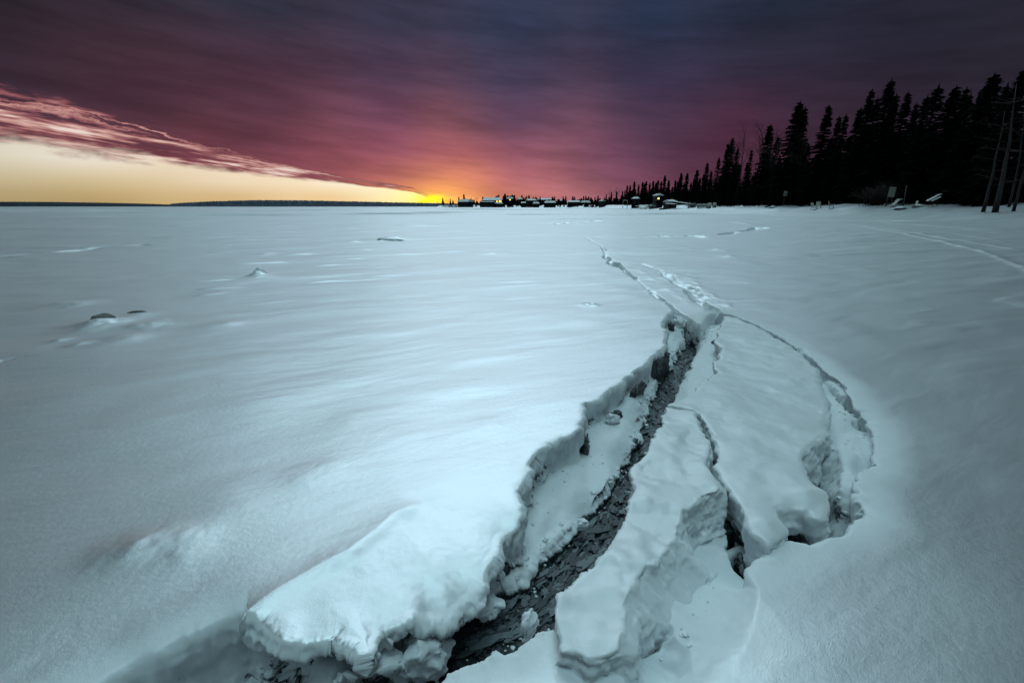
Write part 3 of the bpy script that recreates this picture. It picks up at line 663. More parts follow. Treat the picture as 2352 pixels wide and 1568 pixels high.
def nar_extra(XX, YY, z, f):
    if 'd' not in _nd:
        _nd['d'] = nar_drop(XX, YY) - .020*np.maximum(-.5, fbm(XX*5.5, YY*5.5, 0*XX, 3, .55, 83))
    return smax(f, z - (.04 - _nd['d']), .012)
o = slab('tilted_snow_block', NARROW, .055, -.27, .0065, shear=(.10, -.10), rnd=.025, seed=11, amp=.016, extra=nar_extra)
tag(o, 'long narrow snow-capped ice block tilted between the open crack and the wide slab', 'snow block')
WIDE = [(1662,728),(1698,732),(1736,752),(1788,784),(1838,812),(1866,840),(1885,870),(1898,905),(1903,950),(1898,995),(1862,1033),(1846,1066),(1868,1100),(1892,1140),(1904,1168),(1896,1188),(1872,1186),(1842,1172),(1812,1170),(1796,1182),(1790,1206),(1800,1228),(1795,1246),(1770,1262),(1748,1254),(1726,1222),(1708,1175),(1686,1138),(1650,1108),(1628,1078),(1645,1040),(1632,1000),(1604,958),(1580,944),(1535,934),(1592,905),(1622,870),(1642,845),(1650,800),(1643,780),(1652,745)]
PITC = G(1832, 1205, -.24)
def wide_extra(XX, YY, z, f):
    # the cave mouth under the near corner, open towards the camera
    dy_ = YY-PITC[1]; dx_ = XX-PITC[0]-dy_*PITC[0]/PITC[1]
    n_ = .014*fbm(XX*16, YY*16, 0*XX+z*16, 2, .5, 91)
    e = (np.sqrt((dx_/.11)**2 + (dy_/.27)**2 + ((z+.20)/.155)**2) - 1)*.10 + n_
    f = smax(f, -e, .02)
    c = G(1858, 1142); f = f + .0*XX
    r_ = np.exp(-(((XX-c[0])/.10)**2+((YY-c[1])/.05)**2)); f = f - .022*r_       # brow over the cave
    c = G(1752, 1215); r_ = np.exp(-((XX-c[0])**2+(YY-c[1])**2)/.006); return f - .025*r_
o = slab('wide_snow_slab', WIDE, .012, -.27, .0085, shear=(.12, -.10), rnd=.03, seed=23, amp=.014, extra=wide_extra)
tag(o, 'wide flat snow slab sunk inside the curved outer crack, with a small dark cave at its near corner', 'snow slab')

def chunk(name, label, px, py, z, size, seed, squash=(1, 1, .8), mat=None, cat='snow chunk', group=None, rz=0, rx=0, step=None, amp=.18, boxy=.0, ry=0, nz=.30):
    """irregular lump: noise-broken ellipsoid or block, cut with surface nets"""
    n_ = 34; st = 3.2/n_; g = np.arange(n_)*st - 1.6
    A, B, C = np.meshgrid(g, g, g, indexing='ij')
    e = np.sqrt(A*A+B*B+C*C) - 1
    if boxy: 
        q = np.maximum(np.maximum(np.abs(A)/.9, np.abs(B)/.9), np.abs(C)/.9) - 1
        e = e*(1-boxy) + q*boxy
    sh = A.shape
    a_, b_, c_ = A.ravel(), B.ravel(), C.ravel()
    e = e + (nz*fbm(a_*1.1, b_*1.1, c_*1.1, 3, .55, seed)).reshape(sh)
    V_, Q_ = surface_nets(e.astype(np.float32), (g[0],)*3, (st,)*3)
    V_ = V_*np.array(squash)*size
    V_ = rough_mesh(V_, Q_, size*amp, seed+2, keep_top=.6, fine=1.0)
    M_ = np.array((Matrix.Rotation(rz, 3, 'Z') @ Matrix.Rotation(rx, 3, 'X') @ Matrix.Rotation(ry, 3, 'Y')))
    V_ = V_ @ M_.T
    p = G(px, py, z); b = V_[:, 2].min(); V_[:, 2] -= b
    o = mesh_np(name, V_, Q_, mat or M_CHUNK, loc=(p[0], p[1], z + b))
    return tag(o, label, cat, group)
M_ICE, ti, bi, oi = new_mat('dark_lake_ice')
gg = N(ti, 'ShaderNodeNewGeometry'); mp = N(ti, 'ShaderNodeMapping'); mp.inputs['Scale'].default_value = (14, 14, 4); ti.links.new(gg.outputs['Position'], mp.inputs[0])
ni = tnoise(ti, mp.outputs[0], 1.5, 5, .65); nj = tnoise(ti, gg.outputs['Position'], 90, 3, .6)
ci_ = mixc(ti, smooth(ti, ni, .45, .75), (.012, .020, .024), (.10, .13, .145)); ci_ = mixc(ti, smooth(ti, nj, .60, .70), ci_, (.30, .36, .38)); ti.links.new(ci_, bi.inputs['Base Color'])
bi.inputs['Roughness'].default_value = .30
bb = N(ti, 'ShaderNodeBump'); bb.inputs['Strength'].default_value = .5; bb.inputs['Distance'].default_value = .008; ti.links.new(ni, bb.inputs['Height']); ti.links.new(bb.outputs[0], bi.inputs['Normal'])

# lumps lying in and beside the crack
chunk('snow_chunk', 'crusty round snow lump wedged in the near end of the crack', 975, 1502, -.20, .082, 101, (1.0, .85, 1.0), rz=.4, boxy=.2)
chunk('snow_chunk', 'smooth rounded snow lump at the bottom edge left of the crusty one', 770, 1555, -.24, .075, 103, (1, 1, .9))
chunk('snow_chunk', 'small white snow lump on the lip of the inner snow bank', 1338, 1204, -.225, .024, 105, (1.0, .8, 1.1))
chunk('snow_chunk', 'long frosted snow bridge piece reaching over the dark water', 1030, 1425, -.215, .085, 107, (1.35, .42, .55), rz=.75)
chunk('snow_chunk', 'curled snow fin standing at the near right lip of the crack', 1215, 1432, -.13, .040, 109, (.55, 1.0, 1.25), rz=-.5)
chunk('snow_chunk', 'dim snow lump under the overhanging tip of the left edge', 700, 1500, -.22, .085, 111, (1.2, .8, .8), rz=.3)
chunk('snow_chunk', 'thin snow wedge lying deep in the shade beside the overhanging tip', 900, 1500, -.25, .09, 113, (1.4, .35, .5), rz=.55)
chunk('snow_chunk', 'snow clot stuck under the left edge beside the dark ice block', 1405, 962, -.13, .045, 115, (1.0, .7, .9))
chunk('snow_chunk', 'snow lump leaning at the narrow head of the crack', 1560, 745, -.10, .09, 117, (.7, 1.2, .9))
chunk('snow_chunk', 'ragged snow clump at the near foot of the inner snow bank', 1110, 1375, -.22, .075, 119, (.8, 1.0, .6), rz=.9)
# slabs of bare ice standing in the left wall
def ice_block(label, px, py, z, size, seed, sq, rz, ry=0, rx=0):
    return chunk('ice_block', label, px, py, z, size, seed, sq, mat=M_ICE, cat='ice block', rz=rz, rx=rx, ry=ry, boxy=.75, amp=.05)
ice_block('dark triangular ice slab standing alone against the left snow wall', 1343, 1035, -.21, .085, 131, (.40, .9, 1.35), -.15, ry=-.12)
ice_block('small dark ice block half buried in snow under the left edge', 1412, 958, -.17, .050, 133, (.9, .5, .8), .3)
ice_block('grey upright ice slab behind, nearest to the head of the crack on the left wall', 1512, 848, -.17, .16, 135, (.25, 1.2, .85), -.62, ry=.1)
ice_block('grey ice slab leaning in the left wall just in front of another upright slab', 1462, 912, -.19, .12, 137, (.25, 1.3, .9), -.62, ry=.15)
ice_block('dark squarish ice block in the left wall close to the ragged snow clump', 1140, 1310, -.20, .055, 139, (1.0, .6, .75), .7)
ice_block('dark ice fragment at the very head of the crack', 1540, 762, -.15, .11, 141, (.3, .8, 1.0), -.2)
ice_block('dark ice block filling the gap between the narrow block and the wide slab', 1672, 1232, -.24, .07, 143, (.8, .6, 1.1), .3)
ice_block('small dark ice piece frozen in the right bank near the head of the crack', 1646, 798, -.14, .07, 145, (.4, 1, .9), .1)
# lone mounds on the left
M_SHADED = simple('shaded_mound', (.15, .16, .155), .8, 14, .6, .4)  # shaded side of the mounds put into a dark base colour
chunk('snow_mound', 'dark rounded snow-dusted hump alone on the left, nearer of the two humps', 238, 740, -.01, .115, 151, (1.25, .8, .85), cat='snow mound', nz=.14, amp=.05, mat=M_SHADED)
chunk('snow_mound', 'small low dark wedge just right of the dark rounded hump', 318, 720, -.01, .07, 153, (1.5, .5, .6), cat='snow mound', nz=.15, amp=.08, rz=.25, mat=M_SHADED)
chunk('snow_mound', 'pointed pale snow mound alone out on the left of the lake', 597, 632, -.03, .10, 155, (1.15, .9, 1.15), cat='snow mound', nz=.12, amp=.06)
chunk('snow_mound', 'low broken snow heap far out on the lake, long and ragged', 900, 558, -.05, .30, 157, (1.9, .6, .55), cat='snow mound', amp=.12)
chunk('snow_mound', 'tiny icy nub on the bright snow left of the crack', 1352, 703, -.02, .065, 159, (1.5, .8, .55), cat='snow mound', amp=.15)

# thin broken plates of young ice afloat in the crack: past counting
def ice_rubble():
    rg = random.Random(5); V_ = []; F3 = []; F4 = []; n0 = 0
    P = np.array([(a, b) for a, b, _ in STRIP], float); hw = [c for *_, c in STRIP]
    seg = np.linalg.norm(np.diff(P, axis=0), axis=1)
    W3 = [G(a, b, -.28) for a, b in P]
    for i in range(1500):
        # even over plan area
        lens = [np.linalg.norm(W3[j+1]-W3[j]) for j in range(len(P)-1)]
        if i == 0:
            wts = []
            for j in range(len(P)-1):
                ea = G(P[j][0]-hw[j], P[j][1], -.28); eb = G(P[j][0]+hw[j], P[j][1], -.28); wts.append(lens[j]*np.linalg.norm(eb-ea)/ (1+0.3*np.linalg.norm(W3[j])**1.2))
        j = rg.choices(range(len(P)-1), wts)[0]; t_ = rg.random()
        cx_, cy_ = P[j]*(1-t_)+P[j+1]*t_; w_ = hw[j]*(1-t_)+hw[j+1]*t_
        q = G(cx_ + rg.uniform(-1.12, 1.12)*w_, cy_ + rg.uniform(-.2, .2)*w_, -.28)
        r_ = np.hypot(*q); s_ = rg.choice([.0028, .004, .005, .0065, .008, .011, .016])*(.7+.45*r_/1.6)
        d_ = W3[j+1]-W3[j]; ang = math.atan2(d_[1], d_[0]) + rg.gauss(0, .30); el_ = rg.uniform(1.0, 4.6)
        m_ = rg.randint(6, 11); z0 = -.291 + rg.uniform(0, .008); tx, ty = rg.gauss(0, .04), rg.gauss(0, .05); th_ = rg.uniform(.001, .003)
        ring = []
        for k_ in range(m_):
            a_ = 2*math.pi*k_/m_; rr_ = s_*rg.uniform(.35, 1.3); lx, ly = rr_*math.cos(a_)*el_, rr_*math.sin(a_)
            ring.append((q[0]+lx*math.cos(ang)-ly*math.sin(ang), q[1]+lx*math.sin(ang)+ly*math.cos(ang), z0+lx*tx+ly*ty))
        V_ += ring + [(x_, y_, z_+th_) for x_, y_, z_ in ring] + [(q[0], q[1], z0+th_*1.2)]
        for k_ in range(m_):
            l = (k_+1) % m_
            F4.append((n0+k_, n0+l, n0+m_+l, n0+m_+k_)); F3.append((n0+m_+k_, n0+m_+l, n0+2*m_))
        n0 += 2*m_+1
    m, t_, b, o_ = new_mat('frazil_ice'); g_ = N(t_, 'ShaderNodeNewGeometry')
    rnd = g_.outputs['Random Per Island']; nn = tnoise(t_, g_.outputs['Position'], 55, 4, .65)
    c_ = mixc(t_, smooth(t_, rnd, .15, 1.0), (.010, .014, .017), (.22, .27, .29)); c_ = mixc(t_, nn, c_, (.04, .055, .065), clampf=True)
    t_.links.new(c_, b.inputs['Base Color']); b.inputs['Roughness'].default_value = .6
    o = mesh_np('ice_rubble', V_, [np.array(F3), np.array(F4)], m, smooth_=False)
    tag(o, 'thin broken plates of new ice frozen together along the dark water of the crack', kind='stuff')
ice_rubble()
def snow_crumbs():
    rg = np.random.default_rng(17); pts = []
    P = np.array([(a, b) for a, b, _ in STRIP], float); hw = np.array([c for *_, c in STRIP]); W3 = np.array([G(a, b, -.28) for a, b in P])
    for i in range(620):      # along both edges of the wet strip
        j = rg.integers(0, len(P)-1); t_ = rg.random(); c = P[j]*(1-t_)+P[j+1]*t_; w_ = hw[j]*(1-t_)+hw[j+1]*t_
        pts.append(G(c[0] + (rg.choice([-1, 1], p=[.7, .3]))*w_*rg.uniform(.75, 1.9), c[1], -.26))
    n = len(SUNK_W)
    for i in range(1150):     # under the lips and on the outer rim
        j = rg.integers(0, n); a = SUNK_W[j]; b = SUNK_W[(j+1) % n]; q = a+(b-a)*rg.random(); d_ = (b-a)/(np.linalg.norm(b-a)+1e-9); off = rg.choice([-1, 1])*abs(rg.normal(0, .07))+rg.normal(0, .02)
        pts.append(q + np.array([-d_[1], d_[0]])*off)
    pts = np.array(pts); pts = pts[(np.hypot(*pts.T) > .6)]
    D_, S_in, *_ = seg_sdf(pts[:, 0], pts[:, 1], SUNK_W); pts = pts[(S_in < 0) & (D_ > .015)]
    hh = base_height(pts[:, 0], pts[:, 1]) + ridge_height(pts[:, 0], pts[:, 1])
    X_, Y_, Z_, *_ = sunk_profile(pts[:, 0], pts[:, 1], hh); Z_ = Z_ - fissure(pts[:, 0], pts[:, 1])
    base = np.array([(0,0,1),(.9,0,.45),(.28,.85,.45),(-.72,.53,.45),(-.72,-.53,.45),(.28,-.85,.45),(.72,.53,-.45),(-.28,.85,-.45),(-.9,0,-.45),(-.28,-.85,-.45),(.72,-.53,-.45),(0,0,-1)])
    tri = np.array([(0,1,2),(0,2,3),(0,3,4),(0,4,5),(0,5,1),(1,6,2),(2,7,3),(3,8,4),(4,9,5),(5,10,1),(6,7,2),(7,8,3),(8,9,4),(9,10,5),(10,6,1),(11,7,6),(11,8,7),(11,9,8),(11,10,9),(11,6,10)])
    V_ = []; F_ = []
    for i in range(len(X_)):
        r_ = math.hypot(X_[i], Y_[i]); s_ = float(np.clip(rg.lognormal(-5.5, .55), .002, .016))*(.8+.2*r_)
        sc = s_*np.array([rg.uniform(.8, 1.4), rg.uniform(.7, 1.2), rg.uniform(.5, .9)]); v = base*rg.uniform(.7, 1.25, (12, 1))*sc; a_ = rg.random()*6.28
        v = np.stack([v[:, 0]*math.cos(a_)-v[:, 1]*math.sin(a_), v[:, 0]*math.sin(a_)+v[:, 1]*math.cos(a_), v[:, 2]], 1)
        V_.append(v + (X_[i], Y_[i], Z_[i]+s_*.2)); F_.append(tri+12*i)
    o = mesh_np('snow_crumbs', np.concatenate(V_), np.concatenate(F_), M_CHUNK, smooth_=False)
    tag(o, 'loose crumbs of broken snow strewn along the edges of the crack', kind='stuff')
snow_crumbs()
# ------------------------------------------------------------------ the shore
S_ = 0.9408            # source pixels -> the 2352 px wide units used above
def gz(x, y): return float(base_height(np.array([x], float), np.array([y], float))[0])
def sp(px, py, D): return atdepth(px*S_, py*S_, D)
def onground(px, D, sink=0.0):
    x, y, _ = sp(px, 505, D); return (x, y, gz(x, y) - sink)
def shoreD(px):        # depth of the shoreline seen at source pixel column px
    return float(np.exp(np.interp(px*S_, [a for a, _ in SHORE], [math.log(b) for _, b in SHORE])))
M_NEEDLE = simple('spruce_needles', (.010, .015, .012), .85, 1.5, .45)
M_BARK = simple('spruce_bark', (.035, .028, .024), .9, 8, .4)
M_TWIG = simple('bare_twigs', (.045, .038, .036), .9, 4, .4)
M_PALE = simple('pale_bark', (.10, .105, .11), .85, 3.0, .55)
M_FROST = simple('frosted_twigs', (.30, .33, .37), .9, 3, .5)
M_WALLD = simple('dark_wall_paint', (.014, .016, .020), .8, .8, .3)
M_WALLB = simple('blue_grey_boards', (.035, .055, .075), .8, .8, .3)
M_WOOD = simple('weathered_wood', (.16, .13, .10), .85, 5, .4)
M_WHITE = simple('white_painted_board', (.62, .63, .62), .6, 6, .2)
M_CREAM = simple('cream_sign_face', (.50, .47, .42), .6, 5, .12)
M_DARKM = simple('dark_metal', (.05, .055, .06), .5, 6, .2)
M_ROOF = snow_mat('roof_snow', crust=0.2)
def emis(name, c, s):
    m = bpy.data.materials.new(name); m.use_nodes = True; t_ = m.node_tree; t_.nodes.clear()
    o = N(t_, 'ShaderNodeOutputMaterial'); e = N(t_, 'ShaderNodeEmission'); e.inputs[0].default_value = (*c, 1); e.inputs[1].default_value = s; t_.links.new(e.outputs[0], o.inputs[0]); return m
M_LIT = emis('lit_window_glass', (1.0, .62, .12), 3.0)

def spruce_mesh(seed, H=16.0, Rb=2.3, dens=1.0, taper=1.0, bare=.06, thick=1.0):
    rg = np.random.default_rng(seed); V_ = []; Q_ = []; n0 = 0
    z = bare*H
    while z < H*.985:
        f = z/H; env = Rb*((1-f)**(.80*taper))*(.62+.38*min(1, f/.18)) + .10
        nb = max(3, int(dens*(6.5*(1-f)+3)))
        a0 = rg.random()*6.28
        for i in range(nb):
            a_ = a0 + 6.28*i/nb + rg.normal(0, .25); L = env*rg.uniform(.55, 1.12)
            if rg.random() < .07: L *= 1.25
            up0 = (.55 if f > .8 else .10) - .25*(1-f); droop = .42*(1-f)+.16
            ca, sa = math.cos(a_), math.sin(a_); ns_ = max(3, int(L/.30*dens)+2)
            zz = z + rg.normal(0, .12)
            for j in range(ns_):
                s_ = (j+.5)/ns_; r_ = L*s_; dz_ = L*(up0*s_ - droop*s_*s_ + .20*s_**4)
                wd = (.30+.24*L*(1-s_))*rg.uniform(.6, 1.15)
                for side in (-1, 1):
                    # a twig spray pointing outward and sideways, hanging a little
                    b0 = np.array([ca*r_, sa*r_, zz+dz_]); out = np.array([ca, sa, 0]); sd_ = np.array([-sa, ca, 0])*side
                    tip = b0 + out*wd*rg.uniform(.45, .9) + sd_*wd*rg.uniform(.35, .9) + np.array([0, 0, -wd*rg.uniform(.1, .55)])
                    th_ = .075*thick*rg.uniform(.7, 1.5)*(1+.5*(1-f))
                    V_ += [b0 - out*.10 + (0, 0, th_), b0 - out*.10 - (0, 0, th_*1.2), tip - (0, 0, th_*.5), tip + (0, 0, th_*.25)]
                    V_ += [b0 + out*.06*thick, b0 - out*.14*thick, tip - out*.10*thick - (0, 0, .02), tip + out*.03]
                    Q_ += [(n0, n0+1, n0+2, n0+3), (n0+4, n0+5, n0+6, n0+7)]; n0 += 8
            tip = np.array([ca*L*1.04, sa*L*1.04, zz+L*(up0-droop+.2)]); b0 = tip - np.array([ca, sa, .1])*.35
            V_ += [b0+(0,0,.09), b0-(0,0,.09), tip-(0,0,.02), tip+(0,0,.02)]; Q_ += [(n0, n0+1, n0+2, n0+3)]; n0 += 4
        z += H*.0165/dens*rg.uniform(.75, 1.25)*(1.0 if f < .8 else .7)
    # leader
    for k_ in range(3):
        a_ = k_*1.05; w = np.array([math.cos(a_), math.sin(a_), 0])*.12
        V_ += [np.array([0,0,H*.965])-w, np.array([0,0,H*.965])+w, np.array([0,0,H*1.02])+w*.15, np.array([0,0,H*1.02])-w*.15]; Q_ += [(n0, n0+1, n0+2, n0+3)]; n0 += 4
    return np.array(V_), np.array(Q_)
def trunk_mb(H, r, n=7, lean=0.0):
    m = MB(); m.tube([(lean*(H*k_/5)**1.3*.1, 0, H*k_/5 - (.4 if k_ == 0 else 0)) for k_ in range(6)], [r*(1-.17*k_) for k_ in range(6)], n); return m
protos = []
specs = [(1,2.5,1.0,1.0,.05),(2,2.1,1.0,1.15,.07),(3,2.9,1.1,.95,.04),(4,1.7,1.0,.9,.10),(5,2.2,.75,1.0,.12),(6,1.5,.9,1.1,.06),(7,2.6,.95,1.2,.05),(8,3.2,1.1,1.0,.03)]
for sd_, rb, de, ta, ba in specs:
    V_, Q_ = spruce_mesh(sd_, 16.0, rb, de, ta, ba)
    root = empty('spruce_tree', (0, 0, -500))
    cr = mesh_np('crown', V_, Q_, M_NEEDLE, root, smooth_=False); tr = trunk_mb(15.2, .20).build('trunk', M_BARK, root, True)
    protos.append([root, cr, tr, False])
lo_p = []
for sd_, rb in ((11, 2.2), (12, 1.7), (13, 2.8), (14, 1.9)):
    V_, Q_ = spruce_mesh(sd_, 16.0, rb, .62, 1.0, .05, 3.2)
    root = empty('spruce_tree', (0, 0, -500))
    cr = mesh_np('crown', V_, Q_, M_NEEDLE, root, smooth_=False); tr = trunk_mb(15.2, .20, 5).build('trunk', M_BARK, root, True)
    lo_p.append([root, cr, tr, False])
def put(proto, loc, h_, wid=1.0, rz=0.0, base=16.0, label=None, group=None, cat='tree', tilt=(0, 0)):
    root = proto[0]
    if proto[3]:
        new = root.copy(); COL.objects.link(new)
        for ch in proto[1:3]:
            if ch is None: continue
            c_ = ch.copy(); COL.objects.link(c_); c_.parent = new
        root = new
    proto[3] = True
    root.location = loc; root.rotation_euler = (tilt[0], tilt[1], rz); s_ = h_/base; root.scale = (s_*wid, s_*wid, s_)
    tag(root, label, cat, group); return root
def tree_at(px, py, D, protolist, k_, label, group, wid=1.0):
    """crown tip at source pixel (px, py), at forward distance D"""
    x, y, zt = sp(px, py, D); g_ = gz(x, y)
    if zt - g_ < 1.5: zt = g_ + 1.5
    return put(protolist[k_], (x, y, g_-.15), zt-g_, wid, (px*7.13) % 6.28, label=label, group=group)
ORD = ['first','second','third','fourth','fifth','sixth','seventh','eighth','ninth','tenth','eleventh','twelfth','thirteenth','fourteenth','fifteenth','sixteenth','seventeenth','eighteenth','nineteenth','twentieth','twenty-first','twenty-second','twenty-third','twenty-fourth','twenty-fifth','twenty-sixth','twenty-seventh','twenty-eighth','twenty-ninth','thirtieth','thirty-first','thirty-second','thirty-third','thirty-fourth','thirty-fifth','thirty-sixth','thirty-seventh','thirty-eighth','thirty-ninth','fortieth']
def z4(zx, zy): return 1700+.3401*zx, 160+.3401*zy
def z3(zx, zy): return 1450+.2338*zx, 380+.2338*zy
def z2(zx, zy): return 1050+.2126*zx, 440+.2126*zy
FRONT = [  # zoom coords, prototype, width factor, depth offset, what marks it out
 (z4(82,695),3,1.0,0,'slim dark spruce at the left end of the tall near wood'),(z4(165,655),4,.9,0,'thin ragged spruce next to the left end of the tall near wood'),
 (z4(230,560),1,1.0,2,'dark spruce shoulder left of the two bare round-topped trees'),(z4(262,520),1,1.1,0,'dark spruce standing just left of the two bare round-topped trees'),
 (z4(300,590),5,1.0,-3,'short spruce in front of the left bare round-topped tree'),(z4(400,600),5,.9,-4,'small pointed spruce between the two bare round-topped trees'),
 (z4(535,420),3,1.1,0,'dark full tree with bare twigs on its left, right of the round-topped trees'),(z4(590,500),4,.9,2,'loose spruce with sky showing through just left of the broad pointed spruce'),
 (z4(748,258),2,1.0,0,'broad pointed spruce, first really tall one from the left in the near wood'),(z4(785,295),3,.9,3,'second tip just right of the broad pointed spruce on the left'),
 (z4(955,285),1,1.15,0,'tall spruce with a gap of sky on each side, middle of the near wood'),(z4(1030,360),5,1.0,1,'narrow spruce tip right beside the gap of sky in the middle'),
 (z4(1080,345),4,.9,0,'sparse spruce with pale stem low down, between two gaps of sky'),(z4(1185,300),3,1.0,3,'low shoulder spruce left of the twin tall spruces'),
 (z4(1265,170),1,.95,0,'left one of the twin tall spruces in the middle right of the wood'),(z4(1305,225),5,1.0,2,'short tip between the twin tall spruces'),
 (z4(1405,98),0,.95,0,'tallest spruce in the middle right of the wood, steep and dense'),(z4(1440,200),3,.9,3,'side tip on the right shoulder of the tallest middle right spruce'),
 (z4(1525,190),1,1.0,0,'dense rounded spruce between the tallest one and the open branched one'),(z4(1585,265),5,.9,3,'blunt tip left of the open branched spruce'),
 (z4(1665,210),4,1.0,1,'ragged spruce close on the left of the open branched spruce'),(z4(1745,135),4,1.2,-2,'open branched spruce with spread drooping arms and sky showing through'),
 (z4(1870,145),2,.95,0,'dense broad-topped spruce right of the open branched one'),(z4(1945,155),5,1.0,2,'narrow tip hugging the dense broad-topped spruce'),
 (z4(1975,195),4,.9,0,'thin open spruce left of the big spruce by the pale stems'),(z4(2145,55),2,1.1,-2,'big dense spruce standing over the pale leaning stems'),
 (z4(2065,160),6,1.0,2,'sloping left shoulder of the big spruce by the pale stems'),(z4(2240,125),4,1.0,2,'small ragged tip between the big spruce and the huge one at the edge'),
 (z4(2365,10),7,.85,-4,'huge dark spruce cut by the right edge of the view')]
for i, ((px, py), k_, wd, dd_, lab) in enumerate(FRONT):
    tree_at(px, py, shoreD(px)+7+dd_, protos, k_, lab, 'tall spruces of the near wood', wd*1.32)
# second rank, filling the wood behind the front row
rg = random.Random(21)
tops = sorted([(p[0], p[1]) for p, *_ in FRONT])
for i in range(58):
    px = 1705 + 860*(i+.5)/58 + rg.uniform(-9, 9)
    env = np.interp(px, [a for a, _ in tops], [b for _, b in tops])
    hh = 505-env; py = env + hh*rg.uniform(.18, .56) + 4
    tree_at(px, py, shoreD(px)+rg.uniform(11, 32), protos, rg.choice([0, 1, 2, 3, 6, 7]), 'dark spruce filling the near wood behind its front row', 'spruces behind the front row of the near wood', rg.uniform(1.2, 1.7))
for i in range(22):     # low young growth closing the edge of the wood
    px = 1690 + 850*(i+.5)/22 + rg.uniform(-12, 12)
    hh = rg.uniform(2.5, 5.0); D = shoreD(px)+rg.uniform(4, 9); x, y, _ = sp(px, 505, D)
    put(protos[rg.choice([2, 7, 0])], (x, y, gz(x, y)-.4), hh, 1.9, rg.random()*6, label='low young spruce at the foot of the near wood', group='young spruces along the foot of the near wood')
# the mid shore, falling away towards the village
MID = [z3(112,430),z3(130,398),z3(185,375),z3(238,370),z3(300,365),z3(325,360),z3(350,308),z3(380,305),z3(425,268),z3(470,300),z3(510,272),z3(530,285),z3(548,262),z3(585,285),z3(622,260),z3(650,278),z3(672,252),z3(705,265),z3(745,205),z3(785,252),z3(820,320),z3(855,255),z3(880,265),z3(915,178),z3(945,280),z3(977,183),z3(1015,280),z3(1050,235),z3(1083,143),z3(1110,230),z3(1150,190)]
MID = sorted(MID)
for i, (px, py) in enumerate(MID):
    tree_at(px, py, shoreD(px)+8+(i*37 % 10), lo_p, i % 4 if i % 4 != 2 else 1, 'dark spruce of the mid shore, the %s counted from the village side' % ORD[i], 'spruces along the mid shore', 1.5)
tops = MID
for i in range(46):
    px = 1478 + 240*(i+.5)/46 + rg.uniform(-3, 3); env = np.interp(px, [a for a, _ in tops], [b for _, b in tops])
    hh = 503-env; py = env + hh*rg.uniform(.30, .55)
    tree_at(px, py, shoreD(px)+rg.uniform(14, 60), lo_p, rg.randrange(4), 'dark spruce massed behind the mid shore front row', 'spruces behind the mid shore front row', rg.uniform(1.8, 2.6))
FAR = sorted([z2(145,200),z2(232,212),z2(262,225),z2(330,188),z2(387,158),z2(470,203),z2(605,188),z2(757,180),z2(772,172),z2(790,163),z2(845,180),z2(860,153),z2(890,172),z2(905,180),z2(925,175),z2(945,166),z2(968,168),z2(1000,195),z2(1055,168),z2(1075,195),z2(1095,190),z2(1110,178),z2(1135,170),z2(1185,188),z2(1215,184),z2(1265,188),z2(1410,186),z2(1430,186),z2(1530,183),z2(1560,180),z2(1640,180),z2(1662,186),z2(1765,178),z2(1790,176),z2(1820,184),z2(1895,188),z2(1930,173)])
for i, (px, py) in enumerate(FAR):
    thick = 3.0 if 1228 < px < 1262 else 2.0
    tree_at(px, py, shoreD(px)+25+(i*29 % 17), lo_p, i % 4, 'tiny spruce among the village houses, the %s counted from the sunset' % ORD[i], 'far spruces among the village houses', thick)
for i in range(72):     # dark scrubby trees that mass between and behind the houses
    px = 1150 + 360*(i+.5)/72 + rg.uniform(-3, 3); py = 440+.2126*rg.uniform(200, 236) + (2 if px < 1180 else 0)
    tree_at(px, py, shoreD(px)+rg.uniform(10, 90), lo_p, rg.randrange(4), 'tiny dark bushy tree crowded round the village houses', 'dark trees crowded round the village houses', rg.uniform(3.4, 5.5))

for i in range(60):     # scrub at the water's edge, in front of the houses
    px = 1158 + 322*(i+.5)/60 + rg.uniform(-4, 4); D = shoreD(px)-rg.uniform(2, 30); x, y, _ = sp(px, 505, D)
    bush = put(lo_p[rg.randrange(4)], (x, y, gz(x, y)-.6), rg.uniform(2.2, 5.5), rg.uniform(2.5, 5.0), rg.random()*6, label="low dark scrub along the water's edge below the village houses", group="dark scrub at the village water's edge", cat='bush'); bush.name = 'scrub_bush'
# bare trees
def bare_mesh(seed, H, rad, round_=False, spread=.5):
    rg_ = random.Random(seed); m = MB()
    def grow(p, d, L, r, lv):
        pts = [p]; q = Vector(p); dd_ = Vector(d)
        for k_ in range(3):
            dd_ = (dd_ + Vector((rg_.gauss(0,.10), rg_.gauss(0,.10), rg_.gauss(0,.05)))).normalized(); q = q + dd_*L/3; pts.append(q.copy())
        m.tube(pts, [r, r*.85, r*.7, r*.5], 4 if lv else 6)
        if lv >= 4: return
        nb = (7, 5, 4, 4)[lv]
        for k_ in range(nb):
            t_ = rg_.uniform(.45 if lv == 0 else .25, 1.0); i_ = min(2, int(t_*3)); b_ = pts[i_].lerp(pts[i_+1], t_*3-i_)
            a_ = rg_.random()*6.28; side = Vector((math.cos(a_), math.sin(a_), rg_.uniform(-.1, .6)))
            grow(b_, (dd_*(1-spread)+side*spread).normalized(), L*rg_.uniform(.34, .55)*(1 if lv else .9), r*.42, lv+1)
    grow(Vector((0,0,-.3)), Vector((0,0,1)), H*.72, rad, 0)
    return m
